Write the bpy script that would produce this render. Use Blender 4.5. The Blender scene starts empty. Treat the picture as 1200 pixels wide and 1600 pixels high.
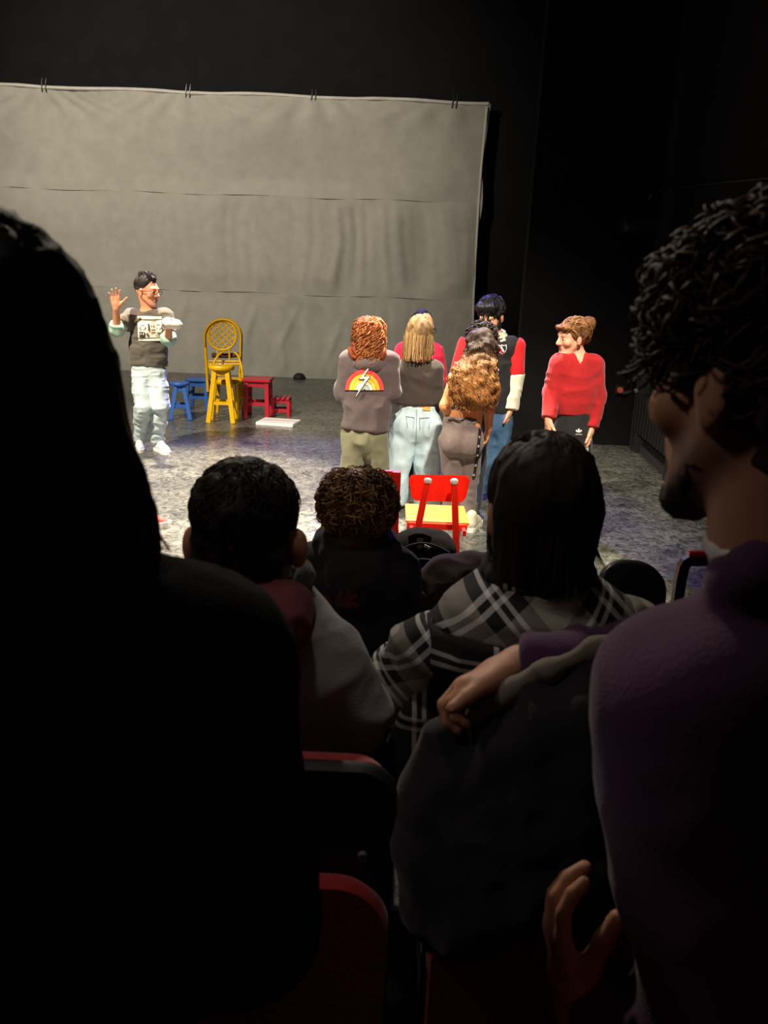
import bpy, bmesh, math, random
import numpy as np
from mathutils import Vector, Matrix
from mathutils.bvhtree import BVHTree

# ------------------------------------------------------------------ camera
SC = bpy.context.scene
COL = SC.collection
FPX = 1250.0                      # focal length in pixels of the 1200x1600 frame
CAM = np.array([0.0, 0.0, 1.60])
PITCH, ROLL = math.radians(15.43), math.radians(2.5)
_F = np.array([0, math.cos(PITCH), -math.sin(PITCH)])
_U0 = np.array([0, math.sin(PITCH), math.cos(PITCH)])
_R0 = np.array([1.0, 0, 0])
_R = _R0 * math.cos(ROLL) + _U0 * math.sin(ROLL)
_U = _U0 * math.cos(ROLL) - _R0 * math.sin(ROLL)
cd = bpy.data.cameras.new('camera')
cam = bpy.data.objects.new('camera', cd)
COL.objects.link(cam)
cam.matrix_world = Matrix(((_R[0], _U[0], -_F[0], CAM[0]), (_R[1], _U[1], -_F[1], CAM[1]),
                           (_R[2], _U[2], -_F[2], CAM[2]), (0, 0, 0, 1)))
cd.sensor_fit = 'VERTICAL'
cd.sensor_height = 36.0
cd.lens = FPX / 1600 * 36.0
cd.clip_start = 0.05
cd.dof.use_dof = True
cd.dof.focus_distance = 6.2
cd.dof.aperture_fstop = 8.0
SC.camera = cam

# ------------------------------------------------------------------ world, exposure
w = bpy.data.worlds.new('world')
SC.world = w
w.use_nodes = True
w.node_tree.nodes['Background'].inputs[0].default_value = (0.55, 0.5, 0.6, 1)
w.node_tree.nodes['Background'].inputs[1].default_value = 0.0
vs = SC.view_settings
vs.view_transform = 'Standard'
vs.look = 'None'
vs.gamma = 1.0
vs.use_curve_mapping = False
vs.exposure = 0.0


def spot(name, loc, aim, energy, size, blend, color, radius=0.12):
    l = bpy.data.lights.new(name, 'SPOT')
    l.energy = energy
    l.spot_size = math.radians(size)
    l.spot_blend = blend
    l.color = color
    l.shadow_soft_size = radius
    o = bpy.data.objects.new(name, l)
    COL.objects.link(o)
    o.location = loc
    o.rotation_euler = (Vector(aim) - Vector(loc)).to_track_quat('-Z', 'Y').to_euler()
    return o


# front-of-house lamps (two sides), a wash for the cloth, top lamps and a blue back lamp
spot('front_lamp', (-4.3, 3.4, 6.4), (-1.5, 6.9, 0.9), 5000, 52, 0.7, (1.0, 0.87, 0.68))
spot('front_lamp', (0.9, 0.9, 6.0), (0.5, 5.9, 0.9), 3900, 36, 0.55, (1.0, 0.89, 0.72))
spot('wash_lamp', (-5.5, 6.0, 6.6), (-3.4, 15.0, 3.6), 3500, 66, 0.8, (1.0, 0.90, 0.74))
spot('top_lamp', (-1.9, 8.8, 6.6), (-1.8, 6.3, 0.0), 11000, 32, 0.8, (1.0, 0.87, 0.62))
spot('top_lamp', (0.3, 6.6, 6.8), (-0.05, 4.35, 0.0), 12500, 31, 0.7, (1.0, 0.90, 0.68))
spot('blue_lamp', (-0.5, 11.5, 6.6), (-0.7, 6.5, 0.8), 3200, 42, 0.5, (0.25, 0.20, 1.0))
spot('stage_spill_fill', (-1.6, 6.8, 5.4), (0.1, 1.1, 1.2), 750, 34, 0.7, (1.0, 0.86, 0.70))  # extra lamp added to boost stage bounce on faces and hair
spot('audience_lamp', (-1.8, 0.85, 3.25), (0.1, 1.1, 1.25), 34, 46, 0.8, (1.0, 0.86, 0.78))
spot('audience_lamp', (-0.15, 0.95, 4.4), (-0.05, 1.35, 0.9), 60, 20, 0.9, (1.0, 0.88, 0.80))
# weak fill added behind the camera to lift the audience, no real fixture
al = bpy.data.lights.new('audience_fill', 'AREA')
al.energy = 1.3
al.size = 1.2
al.color = (1.0, 0.85, 0.78)
ho = bpy.data.objects.new('audience_fill', al)
COL.objects.link(ho)
ho.location = (0.2, -1.0, 4.2)
ho.rotation_euler = (math.radians(25), 0, 0)


# ------------------------------------------------------------------ pixel <-> place
def ray(px, py):
    d = _F * FPX + _R * (px - 600.0) - _U * (py - 800.0)
    return d / np.linalg.norm(d)


def at(px, py, Y):
    d = ray(px, py)
    return CAM + d * (Y / d[1])


def gr(px, py, z=0.0):
    d = ray(px, py)
    return CAM + d * ((z - CAM[2]) / d[2])


def V3(*a):
    return np.array(a, dtype=float)


def unit(v):
    v = np.asarray(v, float)
    return v / np.linalg.norm(v)


# ------------------------------------------------------------------ materials
def lin(h):
    h = h.lstrip('#')
    o = []
    for i in (0, 2, 4):
        c = int(h[i:i + 2], 16) / 255
        o.append(c / 12.92 if c <= 0.04045 else ((c + 0.055) / 1.055) ** 2.4)
    return tuple(o)


def mat(name, col, rough=0.7, var=0.15, vscale=30.0, bump=0.0, bscale=200.0, metallic=0.0, spec=0.4,
        vcol=False, stretch=None, coat=0.0, sheen=0.0):
    m = bpy.data.materials.new(name)
    m.use_nodes = True
    nt = m.node_tree
    N, L = nt.nodes, nt.links
    b = N['Principled BSDF']
    b.inputs['Roughness'].default_value = rough
    b.inputs['Metallic'].default_value = metallic
    b.inputs['Specular IOR Level'].default_value = spec
    b.inputs['Coat Weight'].default_value = coat
    b.inputs['Sheen Weight'].default_value = sheen
    tc = N.new('ShaderNodeTexCoord')
    mp = N.new('ShaderNodeMapping')
    if stretch:
        mp.inputs['Scale'].default_value = stretch
    L.new(tc.outputs['Object'], mp.inputs[0])
    nz = N.new('ShaderNodeTexNoise')
    nz.inputs['Scale'].default_value = vscale
    nz.inputs['Detail'].default_value = 4
    L.new(mp.outputs[0], nz.inputs['Vector'])
    mx = N.new('ShaderNodeMix')
    mx.data_type = 'RGBA'
    mx.blend_type = 'MULTIPLY'
    mx.inputs['Factor'].default_value = 1.0
    if vcol:
        at_ = N.new('ShaderNodeAttribute')
        at_.attribute_name = 'col'
        L.new(at_.outputs['Color'], mx.inputs['A'])
    else:
        c = lin(col) if isinstance(col, str) else col
        mx.inputs['A'].default_value = (*c, 1)
    cr = N.new('ShaderNodeValToRGB')
    cr.color_ramp.elements[0].position = 0.3
    cr.color_ramp.elements[1].position = 0.7
    lo, hi = 1 - var, 1 + var
    cr.color_ramp.elements[0].color = (lo, lo, lo, 1)
    cr.color_ramp.elements[1].color = (hi, hi, hi, 1)
    L.new(nz.outputs['Fac'], cr.inputs[0])
    L.new(cr.outputs[0], mx.inputs['B'])
    L.new(mx.outputs['Result'], b.inputs['Base Color'])
    if bump:
        n2 = N.new('ShaderNodeTexNoise')
        n2.inputs['Scale'].default_value = bscale
        n2.inputs['Detail'].default_value = 3
        L.new(mp.outputs[0], n2.inputs['Vector'])
        bp = N.new('ShaderNodeBump')
        bp.inputs['Strength'].default_value = bump
        bp.inputs['Distance'].default_value = 0.004
        L.new(n2.outputs['Fac'], bp.inputs['Height'])
        L.new(bp.outputs[0], b.inputs['Normal'])
    return m


def plaid_mat(name, rot45, period=0.105):
    m = mat(name, '#777777', 0.9, 0.1, 60, 0.3, 400)
    nt = m.node_tree
    N, L = nt.nodes, nt.links
    tc = N.new('ShaderNodeTexCoord')
    mp = N.new('ShaderNodeMapping')
    mp.inputs['Rotation'].default_value = (0, math.radians(45 if rot45 else 2), 0)
    L.new(tc.outputs['Object'], mp.inputs[0])
    sx = N.new('ShaderNodeSeparateXYZ')
    L.new(mp.outputs[0], sx.inputs[0])
    outs = []
    for ax in ('X', 'Z'):
        mu = N.new('ShaderNodeMath')
        mu.operation = 'MULTIPLY'
        mu.inputs[1].default_value = 1 / period
        L.new(sx.outputs[ax], mu.inputs[0])
        fr = N.new('ShaderNodeMath')
        fr.operation = 'FRACT'
        L.new(mu.outputs[0], fr.inputs[0])
        cr = N.new('ShaderNodeValToRGB')
        r = cr.color_ramp
        r.interpolation = 'CONSTANT'
        beige, black, white = (0.36, 0.33, 0.28, 1), (0.012, 0.010, 0.011, 1), (0.72, 0.70, 0.68, 1)
        st = [(0, beige), (0.32, black), (0.50, white), (0.56, black), (0.63, white), (0.69, black), (0.86, beige if rot45 else black)]
        r.elements[0].position = 0
        r.elements[0].color = beige if rot45 else black
        r.elements[1].position = st[1][0]
        r.elements[1].color = st[1][1]
        for p, c in st[2:]:
            e = r.elements.new(p)
            e.color = c
        L.new(fr.outputs[0], cr.inputs[0])
        outs.append(cr.outputs[0])
    mx = N.new('ShaderNodeMix')
    mx.data_type = 'RGBA'
    mx.inputs['Factor'].default_value = 0.5
    L.new(outs[0], mx.inputs['A'])
    L.new(outs[1], mx.inputs['B'])
    L.new(mx.outputs['Result'], N['Principled BSDF'].inputs['Base Color'])
    return m


MT = {}


def M(key, *a, **k):
    if key not in MT:
        MT[key] = mat(key, *a, **k)
    return MT[key]


# ------------------------------------------------------------------ objects
def tag(o, label=None, cat=None, group=None, kind=None):
    if label:
        o['label'] = label
    if cat:
        o['category'] = cat
    if group:
        o['group'] = group
    if kind:
        o['kind'] = kind
    return o


def thing(name, label, cat, loc, group=None):
    o = bpy.data.objects.new(name, None)
    o.empty_display_size = 0.1
    COL.objects.link(o)
    o.location = tuple(float(x) for x in loc)
    return tag(o, label, cat, group)


def world_loc(o):
    p = Vector((0, 0, 0))
    while o is not None:
        p = p + o.location
        o = o.parent
    return p


def mesh_obj(name, verts, faces, material, parent=None, smooth=True, cols=None):
    """verts in world coordinates; faces an (n,4)/(n,3) array or a list of tuples"""
    verts = np.asarray(verts, float)
    off = np.array(world_loc(parent)) if parent is not None else np.zeros(3)
    v = (verts - off).astype(np.float32)
    me = bpy.data.meshes.new(name)
    if isinstance(faces, np.ndarray):
        n, k = faces.shape
        me.vertices.add(len(v))
        me.vertices.foreach_set('co', v.ravel())
        me.loops.add(n * k)
        me.loops.foreach_set('vertex_index', faces.astype(np.int32).ravel())
        me.polygons.add(n)
        me.polygons.foreach_set('loop_start', np.arange(0, n * k, k, dtype=np.int32))
        me.update(calc_edges=True)
    else:
        me.from_pydata([tuple(map(float, p)) for p in v], [], faces)
        me.update()
    if smooth:
        me.polygons.foreach_set('use_smooth', np.ones(len(me.polygons), dtype=bool))
    if cols is not None:
        a = me.attributes.new('col', 'FLOAT_COLOR', 'POINT')
        c4 = np.ones((len(v), 4), np.float32)
        c4[:, :3] = cols
        a.data.foreach_set('color', c4.ravel())
    o = bpy.data.objects.new(name, me)
    if material:
        me.materials.append(material)
    COL.objects.link(o)
    if parent is not None:
        o.parent = parent
    return o


class MB:
    """collects simple solids for one mesh"""

    def __init__(s):
        s.v, s.f = [], []

    def add(s, v, f):
        n = len(s.v)
        s.v += [tuple(map(float, p)) for p in v]
        s.f += [tuple(i + n for i in q) for q in f]
        return s

    def box(s, c, size, bevel=0.004, R=None):
        """box with chamfered vertical/horizontal edges; R: 3x3 columns = local axes"""
        bm = bmesh.new()
        bmesh.ops.create_cube(bm, size=1.0)
        for q in bm.verts:
            q.co = Vector((q.co.x * size[0], q.co.y * size[1], q.co.z * size[2]))
        if bevel:
            bmesh.ops.bevel(bm, geom=list(bm.edges), offset=min(bevel, min(size) * 0.45), segments=2, affect='EDGES', profile=0.7)
        Rm = np.eye(3) if R is None else np.asarray(R)
        bm.verts.index_update()
        s.add([np.asarray(c) + Rm @ np.array(q.co) for q in bm.verts], [[x.index for x in q.verts] for q in bm.faces])
        bm.free()
        return s

    def bar(s, a, b, wx, wy, bevel=0.003, side=(1, 0, 0)):
        a, b = np.asarray(a, float), np.asarray(b, float)
        z = unit(b - a)
        x = np.asarray(side, float)
        x = unit(x - z * (x @ z))
        y = np.cross(z, x)
        return s.box((a + b) / 2, (wx, wy, np.linalg.norm(b - a)), bevel, np.stack([x, y, z], 1))

    def tube(s, pts, r, n=8, closed=False):
        pts = [np.asarray(p, float) for p in pts]
        rs = r if hasattr(r, '__len__') else [r] * len(pts)
        m = len(pts)
        base = len(s.v)
        ref = None
        for i, p in enumerate(pts):
            if closed:
                t = unit(pts[(i + 1) % m] - pts[i - 1])
            else:
                t = unit(pts[min(i + 1, m - 1)] - pts[max(i - 1, 0)])
            if ref is None:
                ref = np.array([0, 0, 1.0]) if abs(t[2]) < 0.9 else np.array([1.0, 0, 0])
            x = unit(ref - t * (ref @ t))
            ref = x
            y = np.cross(t, x)
            for j in range(n):
                a = 2 * math.pi * j / n
                s.v.append(tuple(p + rs[i] * (x * math.cos(a) + y * math.sin(a))))
        for i in range(m if closed else m - 1):
            for j in range(n):
                a, b = base + i * n, base + ((i + 1) % m) * n
                s.f.append((a + j, a + (j + 1) % n, b + (j + 1) % n, b + j))
        if not closed:
            s.f.append(tuple(base + j for j in range(n))[::-1])
            s.f.append(tuple(base + (m - 1) * n + j for j in range(n)))
        return s

    def lathe(s, c, prof, n=32):
        """prof: list of (r, z)"""
        base = len(s.v)
        for r, z in prof:
            for j in range(n):
                a = 2 * math.pi * j / n
                s.v.append((c[0] + r * math.cos(a), c[1] + r * math.sin(a), c[2] + z))
        for i in range(len(prof) - 1):
            for j in range(n):
                a, b = base + i * n, base + (i + 1) * n
                s.f.append((a + j, a + (j + 1) % n, b + (j + 1) % n, b + j))
        s.f.append(tuple(base + j for j in range(n))[::-1])
        s.f.append(tuple(base + (len(prof) - 1) * n + j for j in range(n)))
        return s

    def build(s, name, material, parent=None, smooth=False):
        o = mesh_obj(name, s.v, s.f, material, parent, smooth)
        if smooth:
            o.data.set_sharp_from_angle(angle=math.radians(50))
        return o


# ------------------------------------------------------------------ signed distance modelling
def _perp(n):
    n = unit(n)
    a = V3(0, 0, 1) if abs(n[2]) < 0.9 else V3(1, 0, 0)
    x = unit(np.cross(a, n))
    return x, np.cross(n, x)


class Sdf:
    def __init__(s, k=0.02):
        s.ops, s.k = [], k

    def cap(s, a, b, ra, rb=None, k=None, flat=None, mode='u', clip=None):
        rb = ra if rb is None else rb
        s.ops.append(('cap', np.array(a, float), np.array(b, float), ra, rb, flat, s.k if k is None else k, mode, clip))
        return s

    def chain(s, pts, rs, k=None, flat=None, clip=None):
        for i in range(len(pts) - 1):
            s.cap(pts[i], pts[i + 1], rs[i], rs[i + 1], k, flat, 'u', clip)
        return s

    def ell(s, c, r, R=None, k=None, mode='u', clip=None):
        """R rows = local axes in world coordinates"""
        r = np.asarray(r if hasattr(r, '__len__') else (r, r, r), float)
        s.ops.append(('ell', np.asarray(c, float), r, None if R is None else np.asarray(R, float), 0, 0, s.k if k is None else k, mode, clip))
        return s

    def cut(s, p, n, k=0.004):
        """keep the side against n"""
        s.ops.append(('pl', np.asarray(p, float), unit(n), 0, 0, 0, k, 'i', None))
        return s

    def mesh(s, vox, smooth=1):
        los, his = [], []
        for o in s.ops:
            if o[7] != 'u':
                continue
            l, h = s._box(o)
            los.append(l)
            his.append(h)
        lo, hi = np.min(los, 0) - 3 * vox, np.max(his, 0) + 3 * vox
        n = np.maximum(((hi - lo) / vox).astype(int) + 2, 4)
        D = np.full(n, 1.0, np.float32)
        for o in s.ops:
            k, mode = o[6], o[7]
            if o[0] == 'pl':
                i0, i1 = np.zeros(3, int), n
            else:
                l, h = s._box(o)
                i0 = np.clip(np.floor((l - k - 2 * vox - lo) / vox).astype(int), 0, n)
                i1 = np.clip(np.ceil((h + k + 2 * vox - lo) / vox).astype(int) + 1, 0, n)
            if np.any(i1 <= i0):
                continue
            X = (lo[0] + vox * np.arange(i0[0], i1[0], dtype=np.float32)).astype(np.float32)[:, None, None]
            Y = (lo[1] + vox * np.arange(i0[1], i1[1], dtype=np.float32)).astype(np.float32)[None, :, None]
            Z = (lo[2] + vox * np.arange(i0[2], i1[2], dtype=np.float32)).astype(np.float32)[None, None, :]
            d = s._eval(o, X, Y, Z)
            if o[8] is not None:
                for p, nn in (o[8] if isinstance(o[8], list) else [o[8]]):
                    nn = unit(nn)
                    d = np.maximum(d, (X - p[0]) * nn[0] + (Y - p[1]) * nn[1] + (Z - p[2]) * nn[2])
            sl = tuple(slice(a, b) for a, b in zip(i0, i1))
            A = D[sl]
            k = max(k, 1e-4)
            if mode == 'u':
                hh = np.clip(0.5 + 0.5 * (A - d) / k, 0, 1)
                D[sl] = A + (d - A) * hh - k * hh * (1 - hh)
            else:
                if mode == 's':
                    d = -d
                hh = np.clip(0.5 - 0.5 * (A - d) / k, 0, 1)
                D[sl] = A + (d - A) * hh + k * hh * (1 - hh)
        D[0], D[-1] = 1, 1
        D[:, 0], D[:, -1] = 1, 1
        D[:, :, 0], D[:, :, -1] = 1, 1
        return nets(D, lo, vox, smooth)

    @staticmethod
    def _box(o):
        if o[0] == 'cap':
            r = max(o[3], o[4]) * (max(1, o[5][1]) if o[5] else 1)
            return np.minimum(o[1], o[2]) - r, np.maximum(o[1], o[2]) + r
        r = max(o[2])
        return o[1] - r, o[1] + r

    @staticmethod
    def _eval(o, X, Y, Z):
        if o[0] == 'pl':
            p, n = o[1], o[2]
            return (X - p[0]) * n[0] + (Y - p[1]) * n[1] + (Z - p[2]) * n[2]
        if o[0] == 'cap':
            a, b, ra, rb, fl = o[1], o[2], o[3], o[4], o[5]
            x, y, z = X - a[0], Y - a[1], Z - a[2]
            ba = b - a
            sc = 1.0
            if fl:
                n, sc = unit(fl[0]), fl[1]
                q = (1 / sc - 1) * (x * n[0] + y * n[1] + z * n[2])
                x, y, z = x + q * n[0], y + q * n[1], z + q * n[2]
                ba = ba + (1 / sc - 1) * (ba @ n) * n
            L2 = max(ba @ ba, 1e-9)
            t = np.clip((x * ba[0] + y * ba[1] + z * ba[2]) / L2, 0, 1)
            d = np.sqrt((x - ba[0] * t) ** 2 + (y - ba[1] * t) ** 2 + (z - ba[2] * t) ** 2) - (ra + (rb - ra) * t)
            return d * min(1.0, sc)
        c, r, R = o[1], o[2], o[3]
        x, y, z = X - c[0], Y - c[1], Z - c[2]
        if R is not None:
            x, y, z = (x * R[i, 0] + y * R[i, 1] + z * R[i, 2] for i in range(3))
        k0 = np.sqrt((x / r[0]) ** 2 + (y / r[1]) ** 2 + (z / r[2]) ** 2)
        k1 = np.sqrt((x / r[0] ** 2) ** 2 + (y / r[1] ** 2) ** 2 + (z / r[2] ** 2) ** 2)
        return k0 * (k0 - 1) / np.maximum(k1, 1e-5)


def nets(D, lo, vox, smooth):
    S = D < 0
    nx, ny, nz = D.shape
    cnt = np.zeros((nx - 1, ny - 1, nz - 1), np.int8)
    offs = [(a, b, c) for a in (0, 1) for b in (0, 1) for c in (0, 1)]
    for a, b, c in offs:
        cnt += S[a:nx - 1 + a, b:ny - 1 + b, c:nz - 1 + c]
    ijk = np.argwhere((cnt > 0) & (cnt < 8))
    idx = np.full(cnt.shape, -1, np.int32)
    idx[tuple(ijk.T)] = np.arange(len(ijk))
    cv = {o: D[ijk[:, 0] + o[0], ijk[:, 1] + o[1], ijk[:, 2] + o[2]] for o in offs}
    acc = np.zeros((len(ijk), 3))
    num = np.zeros(len(ijk))
    for o in offs:
        for ax in range(3):
            if o[ax]:
                continue
            p = list(o)
            p[ax] = 1
            a, b = cv[o], cv[tuple(p)]
            m = (a < 0) != (b < 0)
            t = np.where(m, a / np.where(a == b, 1, a - b), 0)
            pt = np.tile(np.array(o, float), (len(ijk), 1))
            pt[:, ax] += t
            acc += pt * m[:, None]
            num += m
    V = (ijk + acc / num[:, None]) * vox + lo
    F = []
    for ax in range(3):
        a = [slice(None)] * 3
        b = [slice(None)] * 3
        a[ax], b[ax] = slice(0, -1), slice(1, None)
        ch = S[tuple(a)] != S[tuple(b)]
        q = np.argwhere(ch)
        ins = S[tuple(a)][tuple(q.T)]
        o1, o2 = (ax + 1) % 3, (ax + 2) % 3

        def cell(d1, d2):
            c = q.copy()
            c[:, o1] += d1
            c[:, o2] += d2
            return idx[tuple(c.T)]
        f = np.stack([cell(-1, -1), cell(0, -1), cell(0, 0), cell(-1, 0)], 1)
        f[~ins] = f[~ins][:, ::-1]
        F.append(f)
    F = np.concatenate(F)
    for _ in range(smooth):
        V = relax(V, F, 0.5)
    return V, F


def relax(V, F, lam):
    acc = np.zeros_like(V)
    num = np.bincount(F.ravel(), minlength=len(V)).astype(float) * 2
    k = F.shape[1]
    for c in range(3):
        s = np.zeros(len(V))
        for j in range(k):
            s += np.bincount(F[:, j], V[F[:, (j + 1) % k], c] + V[F[:, j - 1], c], minlength=len(V))
        acc[:, c] = s
    return V + lam * (acc / np.maximum(num, 1)[:, None] - V)


def normals(V, F):
    n = np.cross(V[F[:, 2]] - V[F[:, 0]], V[F[:, 3 if F.shape[1] > 3 else 1]] - V[F[:, 1 if F.shape[1] > 3 else 0]])
    out = np.zeros_like(V)
    for c in range(3):
        for j in range(F.shape[1]):
            out[:, c] += np.bincount(F[:, j], n[:, c], minlength=len(V))
    return out / np.maximum(np.linalg.norm(out, axis=1), 1e-9)[:, None]


def vnoise(P, seed=0):
    P = np.asarray(P, float)
    I = np.floor(P).astype(np.int64)
    f = P - I
    f = f * f * (3 - 2 * f)

    def h(i, j, k):
        x = (i * 374761393 + j * 668265263 + k * 2147483647 + seed * 1274126177) & 0xffffffff
        x = ((x ^ (x >> 13)) * 1274126177) & 0xffffffff
        return ((x ^ (x >> 16)) & 0xffff) / 32767.5 - 1
    r = 0
    for a in (0, 1):
        for b in (0, 1):
            for c in (0, 1):
                wgt = (f[:, 0] if a else 1 - f[:, 0]) * (f[:, 1] if b else 1 - f[:, 1]) * (f[:, 2] if c else 1 - f[:, 2])
                r = r + wgt * h(I[:, 0] + a, I[:, 1] + b, I[:, 2] + c)
    return r


def crumple(V, F, layers, seed=0):
    """layers: (amplitude, (fx, fy, fz)) of ridged folds pushed along the normals"""
    n = normals(V, F)
    d = np.zeros(len(V))
    for i, (a, fr) in enumerate(layers):
        q = V * np.asarray(fr)
        q = q + 0.6 * vnoise(V * 5 + 3.1 * i, seed + 7 + i)[:, None]
        d += a * (1 - 2 * np.abs(vnoise(q, seed + i)))
    return V + n * d[:, None]


def garment(name, S, vox, material, parent, folds=None, seed=0, smooth=1, cols=None):
    V, F = S.mesh(vox, smooth)
    if folds:
        V = crumple(V, F, folds, seed)
    c = cols(V) if cols else None
    o = mesh_obj(name, V, F, material, parent, True, c)
    o['_v'] = 0
    del o['_v']
    return o, (V, F)


def bvh_of(VF):
    V, F = VF
    return BVHTree.FromPolygons([tuple(p) for p in V], [tuple(int(i) for i in f) for f in F])


def decal(name, polys, material, parent, bvh, off=0.003, step=2.0):
    """flat print: polygons drawn in photograph pixels, laid on the cloth they belong to"""
    bm = bmesh.new()
    for poly in polys:
        vs_ = [bm.verts.new((p[0], -p[1], 0)) for p in poly]
        try:
            bm.faces.new(vs_)
        except ValueError:
            pass
    bmesh.ops.triangulate(bm, faces=list(bm.faces))
    for _ in range(6):
        e = [x for x in bm.edges if x.calc_length() > step]
        if not e:
            break
        bmesh.ops.subdivide_edges(bm, edges=e, cuts=1)
        bmesh.ops.triangulate(bm, faces=list(bm.faces))
    bad = []
    for v in bm.verts:
        d = ray(v.co.x, -v.co.y)
        hit = bvh.ray_cast(Vector(CAM), Vector(d))
        if hit[0] is None:
            bad.append(v)
            continue
        nrm = hit[1] if hit[1].dot(Vector(d)) < 0 else -hit[1]
        v.co = hit[0] + nrm * off * 0.5 - Vector(d) * off
    bmesh.ops.delete(bm, geom=bad, context='VERTS')
    bm.verts.index_update()
    V = [tuple(v.co) for v in bm.verts]
    F = [tuple(x.index for x in f.verts) for f in bm.faces]
    bm.free()
    if not F:
        return None
    return mesh_obj(name, V, F, material, parent, True)


def text_polys(s, x, y, h, spacing=1.0, slope=0.0):
    """lettering as polygons in pixel space via Blender's built-in font"""
    cu = bpy.data.curves.new('lettering', 'FONT')
    cu.body = s
    cu.size = h
    cu.space_character = spacing
    o = bpy.data.objects.new('lettering', cu)
    COL.objects.link(o)
    dg = bpy.context.evaluated_depsgraph_get()
    me = bpy.data.meshes.new_from_object(o.evaluated_get(dg))
    polys = []
    for p in me.polygons:
        polys.append([(x + me.vertices[i].co.x, y - me.vertices[i].co.y + slope * me.vertices[i].co.x) for i in p.vertices])
    bpy.data.objects.remove(o)
    bpy.data.curves.remove(cu)
    bpy.data.meshes.remove(me)
    return polys


# ------------------------------------------------------------------ hair strands
def strands(paths, r0, r1=None, sides=4, cols=None):
    """paths: (n, m, 3) array -> V, F (and colours per point)"""
    P = np.asarray(paths, float)
    n, m, _ = P.shape
    T = np.gradient(P, axis=1)
    T /= np.maximum(np.linalg.norm(T, axis=2, keepdims=True), 1e-9)
    ref = np.where(np.abs(T[..., 2:3]) < 0.8, V3(0, 0, 1), V3(1, 0, 0))
    X = np.cross(T, ref)
    X /= np.maximum(np.linalg.norm(X, axis=2, keepdims=True), 1e-9)
    Yv = np.cross(T, X)
    r1 = r0 * 0.4 if r1 is None else r1
    rr = np.linspace(r0, r1, m)[None, :, None]
    ring = []
    for j in range(sides):
        a = 2 * math.pi * j / sides
        ring.append(P + rr * (X * math.cos(a) + Yv * math.sin(a)))
    V = np.stack(ring, 2).reshape(-1, 3)
    i = np.arange(n)[:, None, None] * m * sides + np.arange(m - 1)[None, :, None] * sides
    j = np.arange(sides)[None, None, :]
    a = i + j
    b = i + (j + 1) % sides
    F = np.stack([a, b, b + sides, a + sides], -1).reshape(-1, 4)
    C = None if cols is None else np.repeat(np.asarray(cols).reshape(-1, 3), sides, axis=0)
    return V, F, C


def curls(n, c, f, u, rad, length, amp, turns, seed, down=(0, 0, -1), face_cut=0.35, bulge=0.03, m=22, low=-0.4, keep=None, stop=0.25, swirl=0.5):
    """curly locks: each runs over the scalp ellipsoid towards `down`, then hangs free"""
    rng = np.random.default_rng(seed)
    f, l, u = axes(f, u)
    Bm = np.stack([f, l, u])                   # rows: local axes
    rad = np.asarray(rad, float)
    rm = rad.mean()
    down = unit(down)
    dn = unit(Bm @ down)
    out = []
    tries = 0
    while len(out) < n and tries < n * 60:
        tries += 1
        q = unit(rng.normal(size=3))
        if q[2] < low or (q[0] > face_cut and q[2] < 0.5):
            continue
        p = c + (q * rad) @ Bm
        if keep is not None and not keep(p):
            continue
        L = length * rng.uniform(0.7, 1.1)
        ds = L / (m - 1)
        sw = swirl * rng.normal()
        ph, tn = rng.uniform(0, 6.28), turns * rng.uniform(.75, 1.3)
        am = amp * rng.uniform(.6, 1.3)
        blg = bulge * rng.uniform(.5, 1.3)
        v, line = None, []
        pos = p
        for k in range(m):
            t = k / (m - 1)
            nw = unit((q / rad) @ Bm)
            if v is None and q @ dn < stop:
                tg = dn - q * (q @ dn) + sw * np.cross(q, dn)
                tg = tg / max(np.linalg.norm(tg), 1e-6)
                pos = c + (q * (rad + blg * min(1, 2.5 * t))) @ Bm
                tw = unit((tg * rad) @ Bm)
                q = unit(q + tg * ds / rm)
            else:
                if v is None:
                    tg = dn - q * (q @ dn) + .2 * sw * np.cross(q, dn)
                    v = unit(unit((tg * rad) @ Bm) + nw * .25)
                    if k == 0:
                        pos = p
                v = unit(.82 * v + .18 * down)
                pos = pos + v * ds
                tw = v
            bn = np.cross(tw, nw)
            a_ = am * min(1, 3 * t + .35)
            line.append(pos + nw * a_ * (.95 + .75 * math.cos(ph + tn * 6.28 * t)) + bn * a_ * math.sin(ph + tn * 6.28 * t))
        out.append(line)
    return np.array(out)


def join_geo(*gs):
    Vs, Fs, Cs, n = [], [], [], 0
    for g in gs:
        Vs.append(g[0])
        Fs.append(np.asarray(g[1]) + n)
        Cs.append(g[2])
        n += len(g[0])
    return np.concatenate(Vs), np.concatenate(Fs), np.concatenate(Cs)


def const_col(V, col, var=0.0, seed=0):
    c = np.tile(np.array(lin(col) if isinstance(col, str) else col), (len(V), 1))
    if var:
        c = c * (1 + var * vnoise(V * 60, seed))[:, None]
    return c

# ------------------------------------------------------------------ people: shared anatomy
SKIN = M('skin', None, 0.55, 0.06, 25, 0.08, 300, vcol=True, spec=0.35)
HAIR = M('hair', None, 0.68, 0.12, 60, vcol=True, spec=0.22)


def axes(f, u=(0, 0, 1)):
    f = unit(f)
    u = np.asarray(u, float)
    u = unit(u - f * (u @ f))
    return f, np.cross(u, f), u          # forward, left, up


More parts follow.
